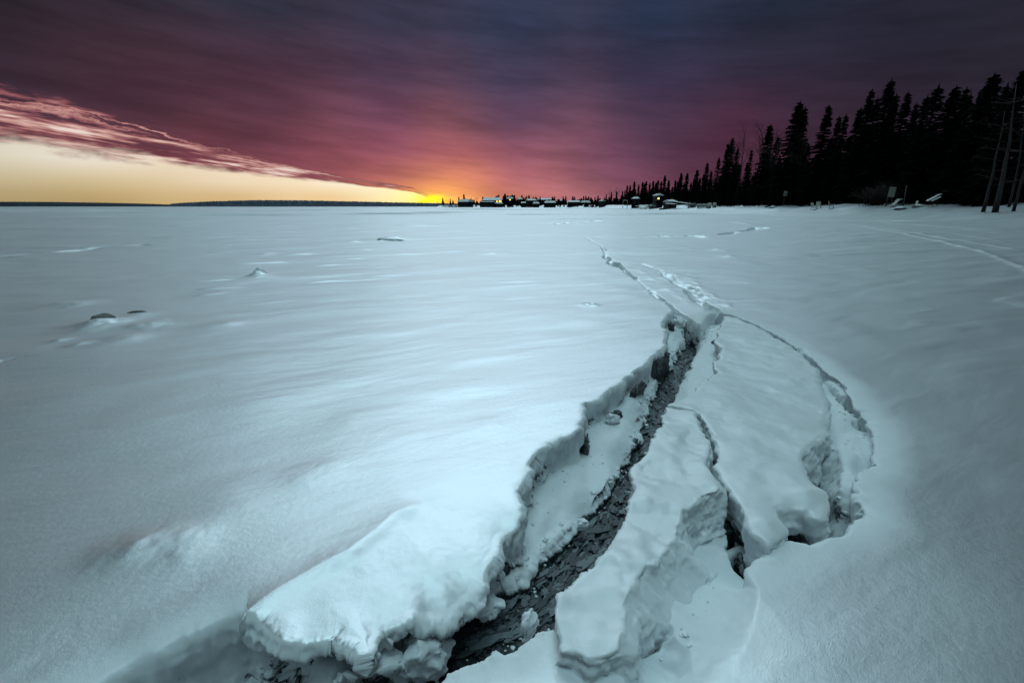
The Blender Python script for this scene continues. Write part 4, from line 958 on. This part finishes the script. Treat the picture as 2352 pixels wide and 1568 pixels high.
def bare_tree(name, px, py, D, seed, label, rad=.12, mat=None, spread=.5, group=None, lean=0.0):
    x, y, zt = sp(px, py, D); g_ = gz(x, y); H = zt-g_
    m = bare_mesh(seed, H, rad, spread=spread)
    # stem and crown as two meshes: the first tube is the stem
    root = empty(name, (x, y, g_)); V0 = m.V[0]; n0 = len(V0)
    mk = MB(); mk.V = [V0]; mk.F = {k2: [f for f in v if max(f) < n0] for k2, v in m.F.items()}; mk.F = {a: b for a, b in mk.F.items() if b}; mk.build('trunk', mat or M_BARK, root, True)
    cr = MB(); cr.V = m.V[1:]; cr.F = {k2: [[i-n0 for i in f] for f in v if min(f) >= n0] for k2, v in m.F.items()}; cr.build('crown', M_TWIG if mat is not M_FROST else M_FROST, root, True)
    root.rotation_euler = (0, lean, 0)
    return tag(root, label, 'tree', group)
for (px, py), sd_, lab, r_ in [(z4(345,470),1,'bare round-topped tree, left of the pair in the near wood',.16),(z4(415,455),2,'bare round-topped tree, right of the pair in the near wood',.15),(z4(490,405),3,'bare bushy tree leaning against the dark full tree',.2),
     (z4(605,435),4,'thin bare tree rising left of the broad pointed spruce',.14),(z4(845,440),5,'thin bare twigs between the broad spruce and the next tall one',.10),(z4(2285,72),6,'bare treetop between the big spruce and the right edge',.2)]:
    bare_tree('bare_tree', px, py, shoreD(px)+6, sd_, lab, r_, spread=.42, group='bare trees in the near wood')
for (px, py), sd_, lab in [(z3(192,360),11,'bare bushy tree at the village end of the mid shore'),(z3(265,318),12,'thin bare spire at the village end of the mid shore'),(z2(545,185),13,'bare round tree on the village shore left of the lit house'),(z2(1845,180),14,'bare round tree at the right end of the village')]:
    bare_tree('bare_tree', px, py, shoreD(px)+6, sd_, lab, .16, spread=.5, group='bare trees by the village')
# pale leaning stems at the right
for (bx, tx, ty, D, r_, lab) in [(2436,2478,205,45,.21,'pale thick bare stem leaning right, brightest of the group under the big spruce'),(2408,2452,270,46,.14,'thin grey stem leaning right, left of the pale thick one'),(2468,2500,260,47,.10,'faint thin stem right of the pale thick one'),(2482,2530,250,44,.12,'faint leaning stem nearest the right edge')]:
    x0, y0, _ = sp(bx, 492, D); g_ = gz(x0, y0); x1, y1, z1 = sp(tx, ty, D)
    root = empty('pale_stemmed_tree', (x0, y0, g_)); m = MB(); rg_ = random.Random(int(bx)); P = []
    for k_ in range(8):
        t_ = k_/7; P.append(((x1-x0)*(.25*t_+.75*t_*t_*.9) + rg_.gauss(0, .03), rg_.gauss(0, .03), -.3+(z1-g_+.3)*t_))
    m.tube(P, [r_*(1.25 if k_ == 0 else 1.05-.14*k_) for k_ in range(8)], 8); m.build('trunk', M_PALE, root, True)
    c_ = MB()
    for k_ in range(9):
        t_ = rg_.uniform(.25, .98); i_ = int(t_*7); b_ = Vector(P[i_]); a_ = rg_.random()*6.28; L = rg_.uniform(1.2, 3.2)
        q = [b_ + Vector((math.cos(a_)*L*s_, math.sin(a_)*L*s_, L*.25*s_)) for s_ in (0, .4, .75, 1)]; c_.tube(q, [.04, .03, .02, .008], 4)
        for j in range(4): 
            e_ = q[2].lerp(q[3], rg_.random()); c_.tube([e_, e_+Vector((rg_.gauss(0,.5), rg_.gauss(0,.5), rg_.gauss(.1,.3)))], [.015, .006], 3)
    c_.build('branches', M_TWIG, root, True)
    tag(root, lab, 'tree', 'pale stems under the big spruce')

# shrubs
def shrub(px, D, w, h_, seed, label, mat, n=70, group=None):
    x, y, z = onground(px, D); rg_ = random.Random(seed); m = MB()
    for i in range(n):
        a_ = rg_.random()*6.28; s_ = rg_.uniform(.2, 1); bx, by = rg_.gauss(0, w*.16), rg_.gauss(0, w*.12)
        tx_, ty_ = bx+math.cos(a_)*w*.5*s_, by+math.sin(a_)*w*.4*s_; hz = h_*rg_.uniform(.5, 1)*(1-.45*s_)
        m.tube([(bx, by, -.2), ((bx*1.2+tx_)/2.2, (by*1.2+ty_)/2.2, hz*.6), (tx_, ty_, hz)], [.035, .025, .01], 3)
        for j in range(3): m.tube([((bx+tx_)/2, (by+ty_)/2, hz*.6), (tx_+rg_.gauss(0, w*.1), ty_+rg_.gauss(0, w*.1), hz*rg_.uniform(.6, 1.05))], [.018, .008], 3)
    o = m.build('shrub', mat, smooth_=True, loc=(x, y, z)); return tag(o, label, 'shrub', group)
for i, (px, w, h_) in enumerate([(1086,9,4),(1098,8,6),(1104,7,4.5),(1112,8,5),(1121,9,7.5),(1131,9,6),(1141,10,8),(1150,9,5.5)]):
    shrub(px, 770-i*4, w*1.3, h_, 200+i, 'frosted shrub on the low point under the sunset, %s from its left end' % ORD[i], M_FROST, 150, 'frosted shrubs on the low point')
shrub(2137, 63, 4.6, 3.8, 220, 'bare shrub standing left of the tall cream sign', M_TWIG, 90)
shrub(1690, 138, 3.0, 2.0, 221, 'frosted bush right of the long snow-covered dock sections', M_FROST, 120)
shrub(1590, 205, 3.6, 2.8, 222, 'snow-caked bush left of the lit cabin window', M_FROST, 140)

# houses of the village
def house(name, label, xl, xr, ytop, ybase, D, walls, lit=(), gable='x', wins=3, roof_frac=.40, group='village houses'):
    xc = (xl+xr)/2; x, y, _ = sp(xc, 505, D); zb = sp(xc, ybase, D)[2]; g_ = min(gz(x, y), zb)
    wdt = abs(sp(xr, 505, D)[0]-sp(xl, 505, D)[0]); zt = sp(xc, ytop, D)[2]; H = zt-g_; dep = max(6, wdt*.6); rh = min(H*roof_frac, wdt*.28)
    root = empty(name, (x, y, g_), 0.0 if lit else ((xl*7.7) % 1.0-.5)*1.1); w2 = wdt/2*.92; wh = H-rh
    m = MB(); m.box(-w2, w2, -dep/2, dep/2, -2, wh); 
    m.build('wall', walls, root)
    m = MB(); e = wdt/2; d2 = dep/2+.5; t_ = .35
    if gable == 'x': P = [(-e,-d2,wh-.1),(e,-d2,wh-.1),(e,d2,wh-.1),(-e,d2,wh-.1),(-e*.82,0,H-t_),(e*.82,0,H-t_)]
    else: P = [(-e,-d2,wh-.1),(e,-d2,wh-.1),(e,d2,wh-.1),(-e,d2,wh-.1),(0,-d2*.9,H-t_),(0,d2*.9,H-t_)]
    P = [(a, b, c_+.002) for a, b, c_ in P]; P2 = [(a, b, c_+t_) for a, b, c_ in P]
    if gable == 'x': FF = [(0,1,5,4),(2,3,4,5),(1,2,5),(3,0,4)]
    else: FF = [(0,4,5,3),(1,2,5,4),(0,1,4),(2,3,5)]
    F_ = [tuple(reversed(f)) for f in FF] + [tuple(i+6 for i in f) for f in FF] + [(0,1,7,6),(1,2,8,7),(2,3,9,8),(3,0,6,9)]
    m.poly(P+P2, F_); rf = m.build('roof', M_ROOF, root)
    m = MB(); m.box(w2*.35, w2*.35+.7, .4, 1.1, wh, H+.5); m.build('chimney', M_WOOD, rf)
    yy = -dep/2-.05
    nwin = max(wins, 1)
    for i in range(nwin):
        fx = -w2 + 2*w2*(i+.5)/nwin
        if any(abs(fx-(l-xc)*wdt/(xr-xl)) < w2/nwin for l in lit): continue
        m = MB(); m.box(fx-.75, fx+.75, yy-.04, yy+.03, wh*.45, wh*.82); m.build('window', M_DARKM, root)
    for l in lit:
        fx = (l-xc)*wdt/(xr-xl); m = MB(); wz = wh-1.95; ww_ = .75 if D > 400 else .38; m.box(fx-ww_, fx+ww_, yy-.06, yy+.01, wz+(1.4-1.9*ww_)*.5, wz+(1.4+1.9*ww_)*.5); wo_ = m.build('window', M_LIT, root); tag(wo_, 'window lit warm yellow')
        m = MB()
        m.box(fx-ww_-.1, fx-ww_-.004, yy-.12, yy, wz+.1, wz+1.35); m.box(fx+ww_+.004, fx+ww_+.1, yy-.12, yy, wz+.1, wz+1.35); m.build('frame', M_WHITE, wo_)
    return tag(root, label, 'house', group)
house('house', 'long low house with three lit yellow windows, nearest the sunset', 1178, 1226, 482.2, 499, 655, M_WALLD, lit=(1214, 1219.7, 1223.2), wins=5, roof_frac=.3)
house('boathouse', 'low blue-grey boathouse with a flat snowy top in front of the lit long house', 1172, 1208, 491.5, 501.5, 630, M_WALLB, wins=4, roof_frac=.12)
house('boathouse', 'small blue-grey shed with snowy top below the lit windows', 1207, 1227, 494.5, 501, 632, M_WALLB, wins=2, roof_frac=.22)
house('house', 'small house with one lit yellow window half hidden by dark spruces', 1237, 1253, 481, 498, 690, M_WALLD, lit=(1245,), wins=1)
house('house', 'frosted low building on the point between the shrubs and the lit long house', 1120, 1153, 486, 500, 740, M_WALLB, wins=3, roof_frac=.35)
house('house', 'narrow snowy-roofed house between the dark clump and the twin flat roofs', 1262, 1276, 483, 499, 700, M_WALLD, wins=2)
house('house', 'long flat white roof house over the dark trees, middle of the village', 1284, 1309, 485.5, 499, 640, M_WALLD, wins=4, roof_frac=.2)
house('shed', 'little white-topped shed on the shore, middle left of the village', 1272, 1284, 492.5, 501, 600, M_WALLD, wins=1)
house('house', 'large house with a broad pale roof high behind the middle of the village', 1314, 1346, 483.5, 499, 700, M_WALLD, wins=4, roof_frac=.28)
house('shed', 'wide low snowy shed on the shore below the broad pale roof', 1301, 1316, 493, 502, 590, M_WALLD, wins=2)
house('house', 'low white-roofed house on the shore in front of the broad pale roof', 1329, 1357, 490.5, 501.5, 585, M_WALLD, wins=4, roof_frac=.3)
house('house', 'small white-roofed house up behind, right of the broad pale roof', 1364, 1378, 486.5, 498, 670, M_WALLD, wins=2)
house('house', 'long dark house with a bright snowy roof, right part of the village', 1386, 1417, 489.5, 501.5, 560, M_WALLD, wins=5, roof_frac=.3)
house('house', 'frosted pale house right beside the long dark one', 1418, 1440, 489.5, 501.5, 555, M_WALLD, wins=3, roof_frac=.45)
house('shed', 'small bright-roofed shed high between the right-hand village spruces', 1409, 1416, 486, 496, 640, M_WALLD, wins=1)
house('house', 'tall narrow snowy gable at the right end of the village', 1464, 1475, 488, 501.5, 470, M_WALLB, gable='y', wins=1, roof_frac=.6)
house('cabin', 'cabin on the mid shore with a bright snowy roof above the fence', 1543, 1559, 481, 496, 290, M_WALLD, wins=1)
house('cabin', 'dark cabin with one warm lit window among the mid shore spruces', 1596, 1613, 473, 496, 225, M_WALLD, lit=(1601,), gable='y', wins=1)
house('pavilion', 'low round-shouldered snow-topped shed behind the stored dock sections', 1625, 1645, 487.5, 499, 165, M_WALLD, wins=1, roof_frac=.45)

# shore furniture
def arch(px0, px1, ytop, D):
    x0, y, z0 = onground(px0, D); x1 = sp(px1, 505, D)[0]; zt = sp(px0, ytop, D)[2]; root = empty('pipe_arch', (x0, y, z0)); w = x1-x0; h_ = zt-z0; r = .16
    for a, nm in (((( 0,0,-.3),(0,0,h_-.4),(.15,0,h_-.1)), 'post'), (((w,0,-.3),(w,0,h_-.4),(w-.15,0,h_-.1)), 'post'), (((.15,0,h_-.1),(.5,0,h_),(w-.5,0,h_),(w-.15,0,h_-.1)), 'crossbar')):
        m = MB(); m.tube(a, [r]*len(a), 8); m.build(nm, M_WHITE, root, True)
    tag(root, 'white square arch of pipe standing alone on the mid shore', 'arch')
arch(1520.5, 1531, 489, 268)
def fence(px0, px1, D0, D1, h_, label):
    a = onground(px0, D0); b = onground(px1, D1); root = empty('snow_topped_fence', a); d = Vector(b)-Vector(a); n = 9
    for i in range(n+1):
        p = d*i/n; m = MB(); m.box(p.x-.07, p.x+.07, p.y-.07, p.y+.07, p.z-.3, p.z+h_-.16); m.build('post', M_WOOD, root)
    m = MB(); m.tube([d*(i/12.0)+Vector((0, 0, h_-.06+.04*math.sin(i*2.3))) for i in range(13)], [.16]*13, 7); m.build('rail', M_ROOF, root, True)
    m = MB(); m.tube([Vector((0,0,h_*.45)), d+Vector((0,0,h_*.45))], [.05]*2, 5); m.build('rail', M_WOOD, root)
    tag(root, label, 'fence')
fence(1551, 1584, 258, 215, 1.5, 'long fence with a thick cap of snow below the mid shore cabin')
fence(1702, 1724, 128, 124, .95, 'low wooden railing near the pale barrels')
def dock(px0, py0, px1, py1, D, label):
    x0, y0, z0 = sp(px0, py0, D); x1, y1, z1 = sp(px1, py1, D-4); c_ = (x0, y0, z0); d = Vector((x1-x0, y1-y0, z1-z0)); root = empty('dock_section', c_)
    m = MB(); L = d.length; n = max(3, int(L/.8))
    M_ = Matrix.Rotation(math.atan2(d.y, d.x), 4, 'Z') @ Matrix.Rotation(-math.asin(d.z/L), 4, 'Y')
    for i in range(n): m.box(L*i/n+.02, L*(i+1)/n-.02, -.7, .7, -.16, -.06, M=M_)
    m.build('deck', M_WOOD, root)
    m = MB(); r_ = random.Random(int(px0)); k2 = 12
    P = []; 
    for i in range(k2+1): P.append(M_ @ Vector((L*i/k2, 0, -.04)))
    V_ = []; F_ = []
    for i in range(k2+1):
        hh = .16*(.7+.5*r_.random())*(.3 if i in (0, k2) else 1)
        for (yy, zz) in ((-.72, 0), (-.66, .6), (-.3, 1), (.3, .95), (.66, .6), (.72, 0)): V_.append(M_ @ Vector((L*i/k2, yy, -.055+hh*zz)))
    for i in range(k2):
        for j in range(5): F_.append((i*6+j, (i+1)*6+j, (i+1)*6+j+1, i*6+j+1))
    m.poly(V_, F_); m.build('snow_cap', M_ROOF, root, True)
    for t_ in (.12, .88):
        for yy in (-.6, .6):
            p = M_ @ Vector((L*t_, yy, -.1)); g_ = gz(x0+p.x, y0+p.y)-z0-.1; m = MB(); m.tube([(p.x, p.y, min(g_, p.z-.1)), p], [.05, .05], 6); m.build('leg', M_DARKM, root)
    tag(root, label, 'dock section', 'stored dock sections')
dock(1649, 492.6, 1689, 497.5, 142, 'long snow-covered dock section slanting down to the right, mid shore')
dock(1628, 496.5, 1650, 498.2, 146, 'shorter snow-covered dock section low in front of the round-shouldered shed')
def barrel(px, D, r, h_, label, tilt=0.0, group=None):
    x, y, z = onground(px, D); root = empty('barrel', (x, y, z)); root.rotation_euler = (0, tilt, 0)
    m = MB(); P = [(0,0,-.1),(0,0,0.05),(0,0,h_*.3),(0,0,h_*.33),(0,0,h_*.62),(0,0,h_*.65),(0,0,h_*.97),(0,0,h_)]; m.tube(P, [r,r,r,r*1.05,r*1.05,r,r,r*.93], 14); m.build('drum', M_WHITE, root, True)
    m = MB(); m.tube([(0,0,h_),(0,0,h_+.09),(0,0,h_+.13)], [r*.98, r*.8, r*.3], 12); m.build('snow_cap', M_ROOF, root, True)
    tag(root, label, 'barrel', group)
barrel(1731, 118, .45, 1.25, 'pale barrel leaning right, left one of the pair on the mid shore', .12, 'pale barrels on the shore')
barrel(1744, 117, .42, 1.2, 'upright pale barrel, right one of the pair on the mid shore', .02, 'pale barrels on the shore')
barrel(1726, 121, .16, 1.1, 'thin pale drum standing just left of the leaning barrel', 0, 'pale barrels on the shore')
def chair(px, D, rz, label):
    x, y, z = onground(px, D); root = empty('garden_chair', (x, y, z-.05), rz)
    m = MB(); m.box(-.3, .3, -.28, .28, .36, .42, .02); m.build('seat', M_WHITE, root)
    m = MB(); M_ = Matrix.Translation((0, .28, .42)) @ Matrix.Rotation(-.25, 4, 'X')
    for i in range(5): m.box(-.28+.115*i, -.19+.115*i, 0, .03, 0, .62, M=M_)
    m.build('backrest', M_WHITE, root)
    for sx in (-.27, .27):
        for sy in (-.24, .24): m = MB(); m.tube([(sx*1.15, sy*1.1, 0), (sx, sy, .37)], [.03, .03], 6); m.build('leg', M_WHITE, root)
        m = MB(); m.box(sx-.05, sx+.05, -.3, .3, .60, .64); m.build('armrest', M_WHITE, root)
    tag(root, label, 'chair', 'white garden chairs at the wood edge')
for px, D, rz, lab in ((1988, 69, .3, 'white garden chair at the wood edge, left of the facing pair'), (1998, 69.5, -.4, 'white garden chair at the wood edge, middle of the three'), (2030, 67, 1.1, 'white garden chair turned sideways, rightmost of the three at the wood edge')): chair(px, D, rz, lab)
def sign(name, px0, px1, y0, y1, D, label, lean, post=True, mat=M_WHITE):
    xc = (px0+px1)/2; x, y, _ = sp(xc, 505, D); g_ = gz(x, y); zt = sp(xc, y0, D)[2]; zb = sp(xc, y1, D)[2]; w = (px1-px0)/1111*D*1.04
    root = empty(name, (x, y, g_)); root.rotation_euler = (0, lean, 0)
    m = MB(); m.box(-w/2, w/2, -.03, .03, zb-g_, zt-g_, .012); m.build('board', mat, root)
    m = MB(); m.box(-w/2+.01, w/2-.01, -.05, .05, zt-g_+.002, zt-g_+.06, .02); m.build('snow_cap', M_ROOF, root)
    for q in ((-.38, .38) if w > .8 else (0,)):
        m = MB(); m.box(q*w-.045, q*w+.045, .033, .11, -.3, zt-g_-.08); m.build('post', M_WOOD, root)
    return root
r_ = sign('notice_sign', 1908.5, 1916.5, 467.5, 478.5, 86, '', 0.0)
m = MB()
for zz, w_ in ((.68, .17), (.55, .2), (.40, .14)): m.box(-w_, w_, -.036, -.032, (sp(1912, 478, 86)[2]-r_.location.z)+zz*.5, (sp(1912, 478, 86)[2]-r_.location.z)+zz*.5+.035)
m.build('faint_marks', M_DARKM, r_)
tag(r_, 'small white notice sign on a post against the dark wood', 'sign')
tag(sign('shore_sign', 2161.5, 2176, 458.5, 481, 61, '', .03, mat=M_CREAM), 'tall blank cream sign board at the wood edge near the curved slide', 'sign')
def slide():
    x, y, z = onground(2172, 60); root = empty('slide', (x, y, z)); w = .26
    P = [(0,.0,.08),(.25,0,.12),(.5,0,.30),(.75,0,.62),(.98,0,.86),(1.2,0,.90)]; V_ = []; F_ = []
    for p in P:
        for (yy, zz) in ((-w, .14), (-w, 0), (w, 0), (w, .14), (w-.04, .14), (w-.04, .04), (-w+.04, .04), (-w+.04, .14)): V_.append((p[0], p[1]+yy, p[2]+zz))
    for i in range(len(P)-1):
        for j in range(8): F_.append((i*8+j, i*8+(j+1)%8, (i+1)*8+(j+1)%8, (i+1)*8+j))
    F_ += [tuple(range(7, -1, -1)), tuple(len(P)*8-8+j for j in range(8))]
    m = MB(); m.poly(V_, F_); m.build('chute', M_WHITE, root)
    for yy in (-.22, .22): m = MB(); m.tube([(1.45, yy, -.2), (1.15, yy, .88), (1.15, yy, 1.05)], [.035]*3, 6); m.build('ladder_rail', M_DARKM, root)
    for zz in (.2, .45, .7): m = MB(); m.tube([(1.38-zz*.25, -.22, zz), (1.38-zz*.25, .22, zz)], [.02]*2, 6); m.build('rung', M_DARKM, root)
    tag(root, 'small pale curved children\'s slide beside the tall cream sign', 'slide')
slide()
def pole():
    x, y, z = onground(2205, 58); x1, y1, z1 = sp(2213, 456, 58); root = empty('marker_pole', (x, y, z)); m = MB(); d = Vector((x1-x, 0, z1-z)); m.tube([(0,0,-.3), d*.5, d], [.075, .06, .05], 8); m.build('shaft', M_PALE, root, True)
    m = MB(); m.tube([d, d+Vector((0,0,.08))], [.06, .02], 8); m.build('snow_cap', M_ROOF, root, True)
    tag(root, 'thin pale pole leaning slightly right, right of the curved slide', 'pole')
pole()
def stump():
    x, y, z = onground(2236, 58); root = empty('white_post', (x, y, z)); m = MB(); m.tube([(0,0,-.2),(0,0,.1),(.02,0,.62)], [.14,.12,.12], 9); m.build('shaft', M_WHITE, root, True)
    m = MB(); m.tube([(.02,0,.62),(.02,0,.70)], [.12,.05], 9); m.build('snow_cap', M_ROOF, root, True); tag(root, 'short thick white post just left of the boards propped aslant', 'post')
stump()
def leaning_board(px0, py0, px1, py1, D, label, wd):
    x0, y0, z0 = sp(px0, py0, D); x1, y1, z1 = sp(px1, py1, D+.6); d = Vector((x1-x0, y1-y0, z1-z0)); L = d.length; root = empty('leaning_board', (x0, y0, z0))
    M_ = Matrix.Rotation(math.atan2(d.y, d.x), 4, 'Z') @ Matrix.Rotation(-math.asin(d.z/L), 4, 'Y')
    m = MB(); m.box(0, L, -wd, wd, -.05, 0, .015, M=M_); m.build('board', M_WHITE, root)
    V_ = []; F_ = []; k2 = 10; r_ = random.Random(int(px0))
    for i in range(k2+1):
        hh = .07*(.7+.6*r_.random())*(.25 if i in (0, k2) else 1)
        for (yy, zz) in ((-wd, 0), (-wd*.85, .7), (0, 1), (wd*.85, .7), (wd, 0)): V_.append(M_ @ Vector((L*i/k2, yy, .003+hh*zz)))
    for i in range(k2):
        for j in range(4): F_.append((i*5+j, (i+1)*5+j, (i+1)*5+j+1, i*5+j+1))
    m = MB(); m.poly(V_, F_); m.build('snow_cap', M_ROOF, root, True)
    for t_ in (.2, .85):
        p = M_ @ Vector((L*t_, 0, -.05)); g_ = gz(x0+p.x, y0+p.y)-z0-.15
        m = MB(); m.tube([(p.x, p.y, min(g_, p.z-.05)), (p.x, p.y, p.z)], [.03, .03], 5); m.build('prop', M_DARKM, root)
    tag(root, label, 'board', 'boards propped aslant at the wood edge')
leaning_board(2263, 490.5, 2297, 473.5, 56, 'thicker pale snow-capped board propped aslant, upper one of two at the wood edge', .16)
leaning_board(2275, 491, 2297, 480.5, 55.3, 'thin pale snow-capped board propped aslant, lower one of two at the wood edge', .08)
for i, (px, D, s_, lab) in enumerate([(1570, 220, 1.1, 'snow-covered boulder heap on the shore below the long fence'), (1618, 165, .9, 'dark rubble lump with snow left of the dock sections'), (1885, 84, .45, 'small snow-dusted rock below the notice sign'), (2240, 57, .35, 'low snow hump in front of the white post'), (2200, 57.5, .4, 'low flat snow hump in front of the slide')]):
    x, y, z = onground(px, D); o = chunk('shore_rock' if i < 3 else 'snow_hump', lab, 1176, 900, 0, s_, 300+i, (1.6, 1.2, .5), mat=(M_CHUNK if i != 1 else M_BARK), cat='rock' if i < 3 else 'snow hump', amp=.05); o.location = (x, y, z-.25*s_)

# ------------------------------------------------------------------ land across the lake
def far_land(name, pts, D, depth, mat, seed, rough_, label, kind):
    """long low ridge: (x, y-top) outline in the 2352 px units"""
    xs = np.arange(pts[0][0], pts[-1][0]+.1, .5); yt = np.interp(xs, [p[0] for p in pts], [p[1] for p in pts])
    r_ = np.random.default_rng(seed); rows = []
    prof = [(0, 0), (.08, .55), (.2, .8), (.5, 1.0), (.8, .8), (1, 0)]
    for k_, (dd_, hf) in enumerate(prof):
        row = []
        for i, (px, py) in enumerate(zip(xs, yt)):
            x, y, zt = atdepth(px, py, D+depth*.5); y0 = D+depth*dd_; xx = x*y0/(D+depth*.5)
            hgt = max(0.0, zt); jag = (r_.random()-.35)*rough_*min(1, hgt/8) if hf > .3 else 0
            row.append((xx, y0, hgt*hf + jag if hf > 0 else -1.0))
        rows.append(row)
    V_ = np.array(rows).reshape(-1, 3); n = len(xs); idx = np.arange(len(prof)*n).reshape(len(prof), n)
    Q_ = np.stack([idx[:-1, :-1], idx[:-1, 1:], idx[1:, 1:], idx[1:, :-1]], -1).reshape(-1, 4)
    o = mesh_np(name, V_, Q_, mat, smooth_=False); return tag(o, label, kind=kind)
M_FOR = simple('far_forest', (.030, .045, .062), .9, .02, .5)
M_FOR2 = simple('far_forest_frosted', (.07, .095, .135), .9, .03, .6)
far_land('distant_hills', [(-900,466),(-300,463.5),(0,463.5),(120,464),(250,466),(330,468),(395,470),(560,471),(700,473.5)], 4200, 900, M_FOR, 3, 4, 'low dark wooded shore far across the lake', 'structure')
far_land('far_off_wood', [(386,474),(392,468.5),(420,466),(470,463.5),(540,461),(600,460),(700,460.5),(780,462.5),(840,463.5),(900,465),(960,466),(1010,467),(1100,469),(1200,471),(1300,474)], 3000, 700, M_FOR2, 4, 6, 'long frosted wooded island far out on the lake', 'stuff')
